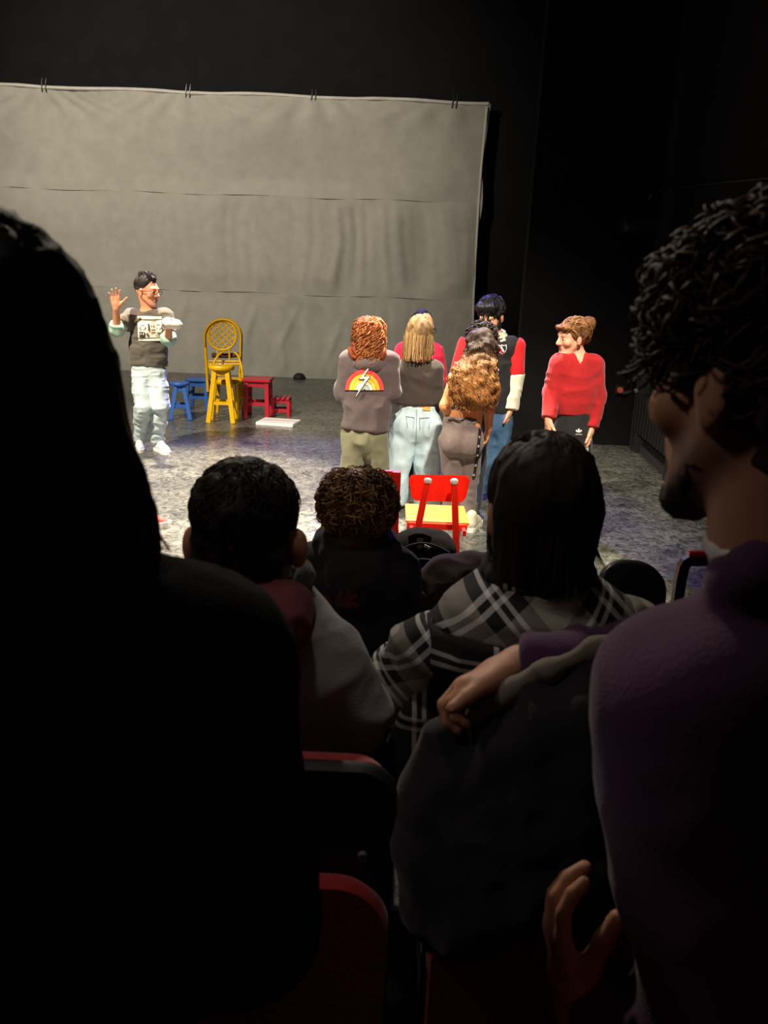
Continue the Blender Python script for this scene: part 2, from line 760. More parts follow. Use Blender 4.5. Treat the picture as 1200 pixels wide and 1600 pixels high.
def head(S, c, f, u, s, neck=None, neck_r=0.054, male=True, k=0.012):
    f, l, u = axes(f, u)
    R = np.stack([f, l, u])

    def p(a, b, d):
        return c + (f * a + l * b + u * d) * s
    S.ell(p(-.012, 0, .028), np.array([.098, .077, .095]) * s, R, 0.02)
    S.cap(p(.042, 0, .01), p(.05, 0, -.07), .056 * s, .040 * s, 0.02)
    jw = .048 if male else .042
    for q in (-1, 1):
        S.cap(p(.005, q * jw, -.045), p(.062, q * .018, -.102), .026 * s, .02 * s, 0.02)
        S.ell(p(.062, q * .042, -.028), .026 * s, None, 0.02)
        S.ell(p(-.006, q * .081, -.012), np.array([.019, .009, .032]) * s, R, 0.006)
        S.ell(p(-.002, q * .076, -.035), .010 * s, None, 0.006)
    S.ell(p(.077, 0, -.105), .022 * s, None, 0.015)
    S.cap(p(.078, .034, .024), p(.078, -.034, .024), .016 * s, None, 0.012)
    for q in (-1, 1):
        S.ell(p(.102, q * .032, .0), np.array([.014, .019, .013]) * s, R, 0.008, 's')
    S.cap(p(.090, 0, .016), p(.112, 0, -.030), .009 * s, .014 * s, 0.010)
    S.cap(p(.098, .010, -.034), p(.098, -.010, -.034), .009 * s, None, 0.006)
    S.cap(p(.084, .017, -.060), p(.084, -.017, -.060), .010 * s, None, 0.006)
    S.cap(p(.083, .015, -.074), p(.083, -.015, -.074), .010 * s, None, 0.006)
    S.cap(p(.087, .017, -.067), p(.087, -.017, -.067), .0035 * s, None, 0.004)
    if neck is not None:
        S.cap(p(-.022, 0, -.055), neck, neck_r * s, neck_r * 1.08, 0.02)
    return p


def face_parts(parent, c, f, u, s, brow='#3a2a20', lip='#b0605a', eye='#2a1c14'):
    f, l, u = axes(f, u)

    def p(a, b, d):
        return c + (f * a + l * b + u * d) * s
    R = np.stack([f, l, u])
    for q in (-1, 1):
        S = Sdf(0.001)
        S.ell(p(.083, q * .032, .001), np.array([.010, .0135, .008]) * s, R)
        V, F = S.mesh(0.0022 * s, 0)
        col = const_col(V, '#d8d0c8')
        d = np.linalg.norm(V - p(.090, q * .032, .001), axis=1)
        col[d < .0075 * s] = lin(eye)
        mesh_obj('eye', V, F, M('eye', None, .2, 0, vcol=True), parent, True, col)
        S = Sdf(0.003)
        S.cap(p(.094, q * .014, .023), p(.086, q * .046, .025), .0045 * s, .003 * s, 0.003)
        V, F = S.mesh(0.0025 * s, 0)
        mesh_obj('eyebrow', V, F, HAIR, parent, True, const_col(V, brow))
    S = Sdf(0.003)
    S.cap(p(.093, .015, -.0615), p(.093, -.015, -.0615), .0045 * s, None, 0.003)
    S.cap(p(.092, .013, -.072), p(.092, -.013, -.072), .0055 * s, None, 0.003)
    V, F = S.mesh(0.0025 * s, 0)
    mesh_obj('lips', V, F, SKIN, parent, True, const_col(V, lip))


def glasses(parent, c, f, u, s, col='#3a2015'):
    f, l, u = axes(f, u)

    def p(a, b, d):
        return c + (f * a + l * b + u * d) * s
    b = MB()
    for q in (-1, 1):
        ring = [p(.106, q * .034 + .026 * math.cos(a), -.002 + .017 * math.sin(a)) for a in np.linspace(0, 2 * math.pi, 20, endpoint=False)]
        b.tube(ring, .0022 * s, 6, True)
        b.tube([p(.106, q * .06, .004), p(.06, q * .084, .004), p(-.01, q * .092, .0)], .0022 * s, 6)
    b.tube([p(.106, -.008, .0), p(.110, 0, .003), p(.106, .008, .0)], .0022 * s, 6)
    b.build('glasses', M('glasses_frame' + col, col, .3), parent, True)


def hand(S, wr, d, n, t, s=1.0, curl=(15, 15, 18, 22), spread=4, thumb=(35, 20), k=0.005):
    """wr wrist, d towards the fingers, n out of the palm, t towards the thumb"""
    d = unit(d)
    n = unit(n - d * (n @ d))
    t0 = np.cross(n, d)
    t = t0 if t0 @ np.asarray(t) > 0 else -t0
    S.cap(wr, wr + d * .03 * s, .027 * s, .030 * s, .012, (n, .75))
    S.cap(wr + (d * .034 + t * .012) * s, wr + (d * .078 + t * .020) * s, .024 * s, .021 * s, .012, (n, .55))
    S.cap(wr + (d * .034 - t * .012) * s, wr + (d * .072 - t * .022) * s, .022 * s, .019 * s, .012, (n, .55))
    offs = (.031, .0105, -.0105, -.030)
    ups = (.082, .087, .083, .075)
    lens = (.070, .078, .072, .056)
    for i in range(4):
        p = wr + (d * ups[i] + t * offs[i]) * s
        dd = unit(d + t * math.tan(math.radians(spread * (1.5 - i))))
        a = 0
        r = (.0092, .0095, .0090, .0080)[i] * s
        for j, fr in enumerate((.46, .30, .24)):
            a += math.radians(curl[i] * (0.7, 1.25, 0.9)[j])
            q = p + (dd * math.cos(a) + n * math.sin(a)) * lens[i] * fr * s
            S.cap(p, q, r, r * .92, k)
            p, r = q, r * .92
    p = wr + (d * .022 + t * .022 + n * .004) * s
    a, b = math.radians(thumb[0]), math.radians(thumb[1])
    for L, r, bend in ((.042, .0145, 0), (.032, .0112, 0.35), (.027, .0098, 0.5)):
        aa = a * (1 - .35 * bend)
        dv = unit(d * math.cos(aa) + t * math.sin(aa) + n * math.sin(b) * (.4 + bend))
        q = p + dv * L * s
        S.cap(p, q, r * s, r * s * .9, .007)
        p = q
    return S


def skin_col(V, base='#c98a68', spots=(), seed=1):
    c = const_col(V, base, 0.05, seed)
    for cen, r, col in spots:
        d = np.linalg.norm(V - cen, axis=1) / r
        wgt = np.clip(1.3 - d, 0, 1)[:, None]
        c = c * (1 - wgt) + np.array(lin(col)) * wgt
    return c


def shoe(parent, heel, d, L=0.27, col='#e8e6e2', sole='#f2f0ec', w=0.095, name='shoe', lace='#ffffff', rise=.028):
    """heel: point on the floor under the heel; d: toe direction"""
    d = unit(V3(d[0], d[1], 0))
    x = V3(-d[1], d[0], 0)
    h = np.asarray(heel, float)
    s = L / 0.27
    z = V3(0, 0, 1)
    S = Sdf(0.02)
    S.cap(h + (d * .035 + z * .055) * s, h + (d * .05 + z * .105) * s, .038 * s, .040 * s)
    S.cap(h + (d * .04 + z * .045) * s, h + (d * .20 + z * .035) * s, .038 * s, .036 * s)
    S.cap(h + (d * .19 + z * .033) * s, h + (d * .225 + z * .030) * s, .043 * s, .034 * s, None, (z, .75))
    S.cap(h + (d * .07 + z * .085) * s, h + (d * .17 + z * .055) * s, .030 * s, .028 * s)
    S.cut(h + z * .014 * s, -z)
    V, F = S.mesh(.0055, 1)
    up = mesh_obj(name, V, F, M('shoe' + col, col, .6, .05, 40, .1, 300), parent)
    b = MB()
    prof = [(-.005, .030), (.02, .040), (.08, .038), (.13, .036), (.18, .045), (.22, .046), (.255, .034), (.272, .012)]
    rim = [h + d * a * s + x * q * s for a, q in prof] + [h + d * a * s - x * q * s for a, q in prof[::-1]]
    nn = len(rim)
    v = [p + z * .0 for p in rim] + [p + z * rise * s for p in rim]
    f = [tuple(range(nn))[::-1], tuple(range(nn, 2 * nn))] + [(i, (i + 1) % nn, nn + (i + 1) % nn, nn + i) for i in range(nn)]
    b.add(v, f).build('sole', M('sole' + sole, sole, .6, .03), up)
    lb = MB()
    for i in range(4):
        q = h + (d * (.10 + .024 * i) + z * (.112 - .013 * i)) * s
        lb.tube([q - x * .022 * s - z * .006, q + z * .004, q + x * .022 * s - z * .006], .0035 * s, 5)
    lb.build('laces', M('lace' + lace, lace, .8), up, True)
    return up


class Person:
    def __init__(s, label, feet, Y=None, group=None, name='person'):
        g = gr(*feet) if Y is None else at(feet[0], feet[1], Y)
        s.Y = g[1]
        s.root = thing(name, label, 'person', (g[0], g[1], 0 if Y is None or len(feet) == 2 else feet[2]), group)

    def at(s, px, py, dy=0.0):
        return at(px, py, s.Y + dy)

    def px(s, n):
        return n * s.Y / FPX / math.cos(PITCH) * 0.985


def torso(S, shl, shr, chest, waist, low, r, fwd, fl=0.64, yoke=.055, k=.05, hem=None):
    """r: radii of chest, waist, low"""
    f = unit(V3(fwd[0], fwd[1], 0))
    m = (np.asarray(shl) + shr) / 2
    S.cap(m + (shl - m) * .82, m + (shr - m) * .82, yoke, yoke, k)
    S.cap(chest, waist, r[0], r[1], k, (f, fl), 'u', hem)
    S.cap(waist, low, r[1], r[2], k, (f, fl), 'u', hem)
    return S


def leg_pair(S, hips, knees, ankles, rh, rk, ra, k=.03, clip=True):
    for h, kn, a in zip(hips, knees, ankles):
        S.cap(h, kn, rh, rk, k)
        S.cap(kn, a, rk, ra, k, None, 'u', (a, a - kn) if clip else None)
    return S


FLOORZ = 0.0

# ------------------------------------------------------------------ the room
def struct(o):
    o['kind'] = 'structure'
    return o


def floor_mat():
    m = bpy.data.materials.new('stage_vinyl')
    m.use_nodes = True
    nt = m.node_tree
    N, L = nt.nodes, nt.links
    b = N['Principled BSDF']
    tc = N.new('ShaderNodeTexCoord')

    def noise(scale, stretch, det=6, rough=.65, dist=0.0):
        mp = N.new('ShaderNodeMapping')
        mp.inputs['Scale'].default_value = stretch
        L.new(tc.outputs['Object'], mp.inputs[0])
        n = N.new('ShaderNodeTexNoise')
        n.inputs['Scale'].default_value = scale
        n.inputs['Detail'].default_value = det
        n.inputs['Roughness'].default_value = rough
        n.inputs['Distortion'].default_value = dist
        L.new(mp.outputs[0], n.inputs['Vector'])
        return n.outputs['Fac']

    def ramp(x, p0, c0, p1, c1):
        r = N.new('ShaderNodeValToRGB')
        r.color_ramp.elements[0].position, r.color_ramp.elements[1].position = p0, p1
        r.color_ramp.elements[0].color = (*c0, 1)
        r.color_ramp.elements[1].color = (*c1, 1)
        L.new(x, r.inputs[0])
        return r.outputs[0]

    def mix(a, c, mode, f=1.0):
        x = N.new('ShaderNodeMix')
        x.data_type = 'RGBA'
        x.blend_type = mode
        x.inputs['Factor'].default_value = f
        L.new(a, x.inputs['A'])
        L.new(c, x.inputs['B'])
        return x.outputs['Result']
    fine = ramp(noise(15, (1, .8, 1), 3.2, .62, 1.6), .34, (.030, .030, .030), .66, (.165, .162, .145))
    big = ramp(noise(1.3, (1, 1, 1), 3), .3, (.55, .55, .55), .7, (1.15, 1.15, 1.1))
    scr = ramp(noise(9, (1, 9, 1), 3, .5, .6), .66, (0, 0, 0), .74, (.10, .10, .09))
    scr2 = ramp(noise(9, (8, 1.2, 1), 3, .5, .9), .67, (0, 0, 0), .75, (.10, .10, .09))
    c = mix(mix(mix(fine, big, 'MULTIPLY'), scr, 'ADD'), scr2, 'ADD')
    L.new(c, b.inputs['Base Color'])
    rg = ramp(noise(14, (1, 1, 1), 5, .7, 1.0), .35, (.18, .18, .18), .7, (.45, .45, .45))
    L.new(rg, b.inputs['Roughness'])
    b.inputs['Specular IOR Level'].default_value = .5
    bp = N.new('ShaderNodeBump')
    bp.inputs['Strength'].default_value = .10
    bp.inputs['Distance'].default_value = .004
    L.new(noise(22, (1, 1, 1), 5, .7, 1.0), bp.inputs['Height'])
    L.new(bp.outputs[0], b.inputs['Normal'])
    return m


BLACKWALL = M('black_wall_paint', (.0060, .0060, .0070), .8, .2, 3, .15, 60, spec=.15)
YB = gr(735, 600)[1]                       # the rear wall
CR = gr(990, 697)                          # corner of the side return
RF = gr(1120, 815)
RD = unit(V3(CR[0] - RF[0], CR[1] - RF[1], 0))   # direction of the right wall going away
XR = lambda y: RF[0] + (y - RF[1]) * RD[0] / RD[1]
HT = 7.6

struct(MB().box((-3, 8.5, -.15), (26, 26, .30), 0).build('floor', floor_mat()))
struct(MB().box((-4, YB + .25, HT / 2), (26, .3, HT), 0).build('wall_back', BLACKWALL))
struct(MB().box((-10.5, 6, HT / 2), (.3, 24, HT), 0).build('wall_left', BLACKWALL))
pa, pb = V3(XR(-5), -5, 0), V3(XR(YB), YB, 0)
n_in = V3(-RD[1], RD[0], 0)
mid = (pa + pb) / 2 - n_in * .15 + V3(0, 0, HT / 2)
struct(MB().box(mid, (.3, np.linalg.norm(pb - pa), HT), 0, np.stack([V3(RD[1], -RD[0], 0), RD, V3(0, 0, 1)], 1)).build('wall_right', BLACKWALL))
XL = gr(800, 690)[0]
struct(MB().box(((XL + CR[0] + .3) / 2, CR[1] + .1, HT / 2), (CR[0] - XL + .3, .2, HT), 0).build('wall_side', M('black_side_wall', (.0055, .0055, .0062), .9, .2, 3, spec=.08)))
struct(MB().box((-3, -4.6, HT / 2), (26, .3, HT), 0).build('wall_front', BLACKWALL))
struct(MB().box((-3, 6, HT + .1), (26, 26, .2), 0).build('ceiling', BLACKWALL))
# shallow pillar in the corner and the skirting strip of the right wall
DARKTRIM = M('dark_trim', (.012, .012, .013), .7)
pc = CR - RD * .25
struct(MB().box(pc + n_in * .02 + V3(0, 0, HT / 2), (.10, .34, HT), .004, np.stack([V3(RD[1], -RD[0], 0), RD, V3(0, 0, 1)], 1)).build('trim_1', DARKTRIM))
ba, bb = V3(XR(1.9), 1.9, 0), CR - RD * .45
struct(MB().box((ba + bb) / 2 + n_in * .01 + V3(0, 0, .04), (.03, np.linalg.norm(bb - ba), .08), .003, np.stack([V3(RD[1], -RD[0], 0), RD, V3(0, 0, 1)], 1)).build('baseboard_right', M('baseboard_grey', (.03, .03, .034), .6)))
# risers of the audience
RISER = M('riser_carpet', (.02, .018, .018), .95, .2, 40, .3, 300)
Z2, Z3 = .15, .33
struct(MB().box((-1.2, 1.13, Z2 / 2), (9.2, .98, Z2), .004).build('trim_2', RISER))
struct(MB().box((-1.2, -1.9, Z3 / 2), (9.2, 5.08, Z3), .004).build('trim_3', RISER))

# ------------------------------------------------------------------ the hanging cloth
YS = YB - .05


def cloth():
    root = thing('backdrop_cloth', 'huge grey hanging cloth of sewn horizontal strips covering the rear wall', 'backdrop', (at(380, 597, YS)[0], YS, 0))
    m = M('grey_cloth', (.37, .355, .31), .9, .07, 5, .35, 90, sheen=.2)
    # rows of pixel heights at the left (x=-200) and at the right edge
    rows = [((-250, 127), (762, 165)), ((-250, 285), (748.5, 319)), ((-250, 432), (741, 470)), ((-250, 574), (737.5, 600))]
    n = 240
    tops = []
    for r in rows:
        tops.append((at(*r[0], YS), at(*r[1], YS)))
    rng = np.random.default_rng(4)
    for k in range(3):
        ny = 40
        a0, a1 = tops[k], tops[k + 1]
        U = np.linspace(0, 1, n)
        Wv = np.linspace(0, 1, ny)
        uu, ww = np.meshgrid(U, Wv)
        p = (a0[0][None, None] * (1 - uu)[..., None] + a0[1][None, None] * uu[..., None]) * (1 - ww)[..., None] + \
            (a1[0][None, None] * (1 - uu)[..., None] + a1[1][None, None] * uu[..., None]) * ww[..., None]
        x, z = p[..., 0], p[..., 2]
        flat = np.stack([x.ravel(), np.zeros(x.size), z.ravel()], 1)
        fold = np.zeros(x.size)
        xr = uu.ravel()
        if k == 0:
            fold += .05 * vnoise(flat * V3(.7, 1, .9), 3) + .02 * vnoise(flat * V3(2.2, 1, 1.2) + .4 * flat[:, [2, 1, 0]], 4)
            # swags under the hooks
            for hx in (68, 290, 490, 710):
                hp = at(hx, 150, YS)
                dx, dz = flat[:, 0] - hp[0], np.maximum(hp[2] - flat[:, 2], 0)
                ang = dx / (dz + .25)
                fold += .018 * np.cos(ang * 7) * np.exp(-dz / .55) * np.exp(-(dx / 1.1) ** 2)
        else:
            amp = np.clip(xr * 1.5 - .35, .10, 1.0) * (1.0 if k == 1 else .45)
            xx = flat[:, 0] + .10 * vnoise(flat * V3(.8, 1, 1.2), 9) + .06 * flat[:, 2]
            fold += amp * (.030 * vnoise(np.stack([xx * 4.2, xx * 0, flat[:, 2] * .25], 1), 5 + k) + .014 * vnoise(np.stack([xx * 9, xx * 0, flat[:, 2] * .4], 1), 6 + k))
            fold += .02 * vnoise(flat * V3(.8, 1, 1.1), 12 + k)
            if k == 2:                       # oblique creases
                for (cx, cy, sl) in ((285, 500, .35), (395, 500, .3), (448, 520, .45), (445, 575, -.1), (520, 540, .4), (640, 520, .2)):
                    q = at(cx, cy, YS)
                    t = (flat[:, 0] - q[0]) - sl * (flat[:, 2] - q[2])
                    fold += .016 * np.exp(-(t / .05) ** 2) * np.exp(-((flat[:, 2] - q[2]) / .45) ** 2)
        edge = np.minimum(ww.ravel(), 1 - ww.ravel())
        pucker = .008 * vnoise(np.stack([flat[:, 0] * 14, flat[:, 0] * 0, flat[:, 2] * 3], 1), 20 + k) * np.exp(-(edge / .05) ** 2)
        y = YS - .16 - 2.3 * fold * np.minimum(1, edge * 6) - 1.5 * pucker * np.minimum(1, edge * 30)
        # the right-hand hem wanders a little
        x2 = x + (uu ** 40) * .05 * vnoise(np.stack([z.ravel() * 1.6, z.ravel() * 0, z.ravel() * 0], 1), 31).reshape(x.shape)
        v = np.stack([x2.ravel(), y, z.ravel()], 1)
        i = np.arange((ny - 1) * n).reshape(ny - 1, n)[:, :-1].ravel()
        f = np.stack([i, i + n, i + n + 1, i + 1], 1)
        back = v + V3(0, .006, 0)
        vv = np.concatenate([v, back])
        nn = len(v)
        ff = np.concatenate([f, f[:, ::-1] + nn])
        mesh_obj('cloth_strip', vv, ff, m, root)
    # seams, hems
    hem = M('cloth_hem', (.55, .53, .48), .9, .08, 8, .3, 120)
    for (a, b), r, mm in ((tops[0], .030, hem), (tops[1], .007, m), (tops[2], .008, m), (tops[3], .022, m)):
        pts = []
        for t in np.linspace(0, 1, 90):
            q = a * (1 - t) + b * t
            pts.append(V3(q[0], YS - .165 - .012 * math.sin(t * 70 + 2 * math.sin(t * 23)), q[2] + .012 * math.sin(t * 31)))
        MB().tube(pts, r, 6).build('hem' if r > .02 else 'seam', mm, root, True)
    pts = [at(x, y, YS - .16) for x, y in ((761, 167), (757, 210), (752, 262), (748, 318), (745, 370), (742, 420), (740, 470), (738.5, 530), (737, 598))]
    MB().tube(pts, .022, 6).build('hem', hem, root, True)
    for hx, hy in ((68, 137), (293, 146), (489, 155), (709, 163)):
        q = at(hx, hy, YS - .17)
        b = MB()
        for dx in (-.03, .035):
            b.tube([q + V3(dx, 0, -.06), q + V3(dx + .01, -.03, .03), q + V3(dx + .02, -.01, .14), q + V3(dx - .005, .06, .17)], .008, 6)
        b.build('hook', M('hook_metal', (.09, .09, .09), .4, metallic=.7), root, True)
    return root


cloth()
# small dark weight at the foot of the cloth
q = gr(460, 599)
MB().lathe((q[0], YS - .32, 0), [(.0, 0), (.11, 0), (.12, .02), (.09, .07), (.05, .10), (.0, .105)], 16).build('floor_weight', M('weight_black', (.01, .01, .01), .6), None, True)
tag(bpy.data.objects['floor_weight'], 'small black weight on the floor at the foot of the grey cloth', 'weight')


# ------------------------------------------------------------------ wall fixtures
def wallpt(px, py, off=0.0):
    """point on the right wall"""
    d = ray(px, py)
    t = ((RF - CAM) @ n_in + off) / (d @ n_in)
    return CAM + d * t


def radiator():
    a, b = wallpt(1000, 617, .06), wallpt(1056, 640, .06)
    lo = wallpt(1045, 713, .06)
    zt, zb = (a[2] + b[2]) / 2, lo[2]
    if zb < .08:
        zb = .08
    root = thing('radiator', 'black ribbed radiator low on the right wall', 'radiator', ((a + b) / 2 * V3(1, 1, 0)))
    black = M('radiator_black', (.009, .009, .010), .45)
    Rm = np.stack([n_in, RD, V3(0, 0, 1)], 1)
    n = 11
    for i in range(n):
        q = a + (b - a) * ((i + .5) / n)
        MB().box((q[0], q[1], (zt + zb) / 2), (.09, np.linalg.norm((b - a)[:2]) / n * .62, zt - zb), .012, Rm).build('column', black, root)
    for zz in (zt - .03, zb + .05):
        p0, p1 = V3(a[0], a[1], zz), V3(b[0], b[1], zz)
        MB().tube([p0 + (p0 - p1) * .04, p1 + (p1 - p0) * .06], .022, 10).build('pipe', black, root, True)
    cap = M('radiator_cap', (.75, .73, .7), .4)
    for q in (V3(a[0], a[1], zt + .01) - (b - a) * V3(.05, .05, 0) + n_in * .03, V3(b[0], b[1], zt - .01) + (b - a) * V3(.05, .05, 0) + n_in * .03,
              V3(b[0], b[1], zb + .05) + (b - a) * V3(.07, .07, 0) + n_in * .03):
        S = Sdf(.01)
        S.ell(q, (.026, .026, .022))
        S.cap(q, q - n_in * .05, .012)
        V, F = S.mesh(.007, 1)
        mesh_obj('valve', V, F, cap, root)
    for q in (V3(a[0], a[1], 0), V3(b[0], b[1], 0)):
        MB().box((q[0], q[1], zb / 2), (.05, .05, zb), .004, Rm).build('foot', black, root)


radiator()


def wall_lamp():
    c = at(994, 347, CR[1] - .22)
    root = thing('spotlight', 'unlit black spotlight bracketed high on the dark side wall', 'spotlight', c)
    blk = M('lamp_black', (.012, .012, .013), .45)
    d = unit(V3(-1, -.25, -.2))
    MB().tube([c + d * .16, c + d * .15, c - d * .05, c - d * .16, c - d * .17], [.075, .085, .085, .07, .03], 16).build('housing', blk, root, True)
    y = c - d * .02
    MB().tube([y + V3(0, -.1, 0), y + V3(.05, -.11, .10), y + V3(.08, 0, .20), y + V3(.05, .1, .10), y + V3(0, .1, 0)], .012, 6).build('bracket', blk, root, True)
    m = at(1015, 303, CR[1] - .06)
    MB().tube([y + V3(.08, 0, .20), (y + m) / 2 + V3(.05, 0, .08), m + V3(0, 0, 0), m + V3(0, .07, 0)], .014, 8).build('arm', blk, root, True)
    MB().tube([at(1012, 318, CR[1] - .16), at(1017, 303, CR[1] - .16)], .012, 8).build('clamp', M('clamp_metal', (.5, .5, .48), .35, metallic=.8), root, True)
    MB().tube([m, wallpt(1060, 293, .03), wallpt(1130, 285, .03), wallpt(1240, 275, .03)], .008, 6).build('cable', blk, root, True)


wall_lamp()
q = at(968, 609, CR[1] - .02)
rt = thing('wall_button', 'small red alarm button on the dark wall right of the red sweater', 'button', q)
MB().box(q, (.09, .04, .09), .01).build('housing', M('button_dark', (.03, .01, .01), .5), rt)
MB().tube([q + V3(0, -.018, 0), q + V3(0, -.04, 0)], .032, 14).build('push_button', M('button_red', (.5, .10, .06), .4), rt, True)


# ------------------------------------------------------------------ stools and chairs on the stage
YEL = M('yellow_paint', '#e0b000', .42, .10, 14, .15, 60, coat=.2)
BLU = M('blue_paint', '#2f62b8', .5, .10, 14, .15, 60, coat=.15)
RED = M('red_paint', '#a8182c', .45, .10, 14, .15, 60, coat=.2)


def sqr_stool(name, label, c, w, d, h, m, rot=0.0, top_t=.03, leg=.045, splay=.0, rail_low=.25, group=None, round_top=False):
    c = np.asarray(c, float)
    root = thing(name, label, 'stool', (c[0], c[1], 0), group)
    cr, sr = math.cos(rot), math.sin(rot)
    Rm = np.array([[cr, -sr, 0], [sr, cr, 0], [0, 0, 1.0]])

    def P(x, y, z):
        return c * V3(1, 1, 0) + Rm @ V3(x, y, z)
    if round_top:
        MB().lathe(P(0, 0, 0), [(0, h - top_t), (w / 2 * .94, h - top_t), (w / 2, h - top_t * .75), (w / 2, h - top_t * .2), (w / 2 * .95, h), (0, h)], 40).build('seat', m, root, True)
    else:
        MB().box(P(0, 0, h - top_t / 2), (w, d, top_t), .006, Rm).build('seat', m, root)
    tx, ty = w / 2 - leg * (.9 if not round_top else 1.6), d / 2 - leg * (.9 if not round_top else 1.6)
    bx, by = tx + splay, ty + splay
    for i in (-1, 1):
        for j in (-1, 1):
            MB().bar(P(i * bx, j * by, 0), P(i * tx, j * ty, h - top_t), leg, leg, .004, Rm[:, 0]).build('leg', m, root)

    def at_h(i, j, z):
        t = z / (h - top_t)
        return P(i * (bx + (tx - bx) * t), j * (by + (ty - by) * t), z)
    for zz, th in ((h - top_t - .035, .06), (rail_low, .04)):
        for (a, b) in (((-1, -1), (1, -1)), ((-1, 1), (1, 1)), ((-1, -1), (-1, 1)), ((1, -1), (1, 1))):
            if zz == rail_low and a[0] == b[0] and not round_top:
                za = zz + .05
            else:
                za = zz
            MB().bar(at_h(*a, za), at_h(*b, za), th, .022, .003, (0, 0, 1)).build('rail', m, root)
    return root


def S_at(px, py):
    return gr(px, py)


def hgt(px, py_top, foot):
    """height of the point seen at (px,py_top) above floor point foot"""
    return at(px, py_top, foot[1])[2]


# tall yellow stool with a round seat
f = gr(343, 661) + V3(0, .14, 0)
h1 = hgt(341, 570.5, f)
wst = 40 * f[1] / FPX
sqr_stool('stool', 'tall yellow stool with a thick round seat in front of the cane chair', f, wst, wst, h1, YEL, .10, .05, .052, .075, .26 * h1 / .75, round_top=True)
# red square stool
f = gr(400, 653) + V3(0, .18, 0)
sqr_stool('stool', 'square red wooden stool beside the yellow cane chair', f, 42 * f[1] / FPX, .38, hgt(400, 590, f + V3(0, 0, 0)), RED, .0, .035, .05, .012, .17)
# blue square stool
f = gr(307, 641) + V3(0, .18, 0)
sqr_stool('stool', 'square blue wooden stool half hidden behind the tall yellow stool', f, 36 * f[1] / FPX, .36, hgt(307, 590.5, f), BLU, .0, .03, .045, .03, .16)
# blue round stool
f = gr(278, 656) + V3(0, .12, 0)
sqr_stool('stool', 'blue stool with a rounded seat and splayed legs beside the man in grey', f, 30 * f[1] / FPX, .26, hgt(276, 597, f), BLU, .25, .035, .045, .07, .16, round_top=True)


def slat_stool():
    f = gr(437.5, 651) + V3(0, .14, 0)
    h = hgt(436, 618, f + V3(0, .1, 0))
    wd = 29 * f[1] / FPX
    root = thing('footstool', 'low red footstool with a slatted top at the end of the row', 'footstool', f)
    for i in range(4):
        x = f[0] + wd * (-.5 + (i + .5) / 4)
        MB().box((x, f[1], h - .012), (wd / 4 * .72, .27, .024), .004).build('slat', RED, root)
    for i in (-1, 1):
        for j in (-1, 1):
            MB().box((f[0] + i * (wd / 2 - .02), f[1] + j * .10, (h - .024) / 2), (.036, .036, h - .024), .003).build('leg', RED, root)
    for j in (-1, 1):
        for z in (h - .05, .07):
            MB().box((f[0], f[1] + j * .10, z), (wd - .05, .02, .045), .003).build('rail', RED, root)


slat_stool()


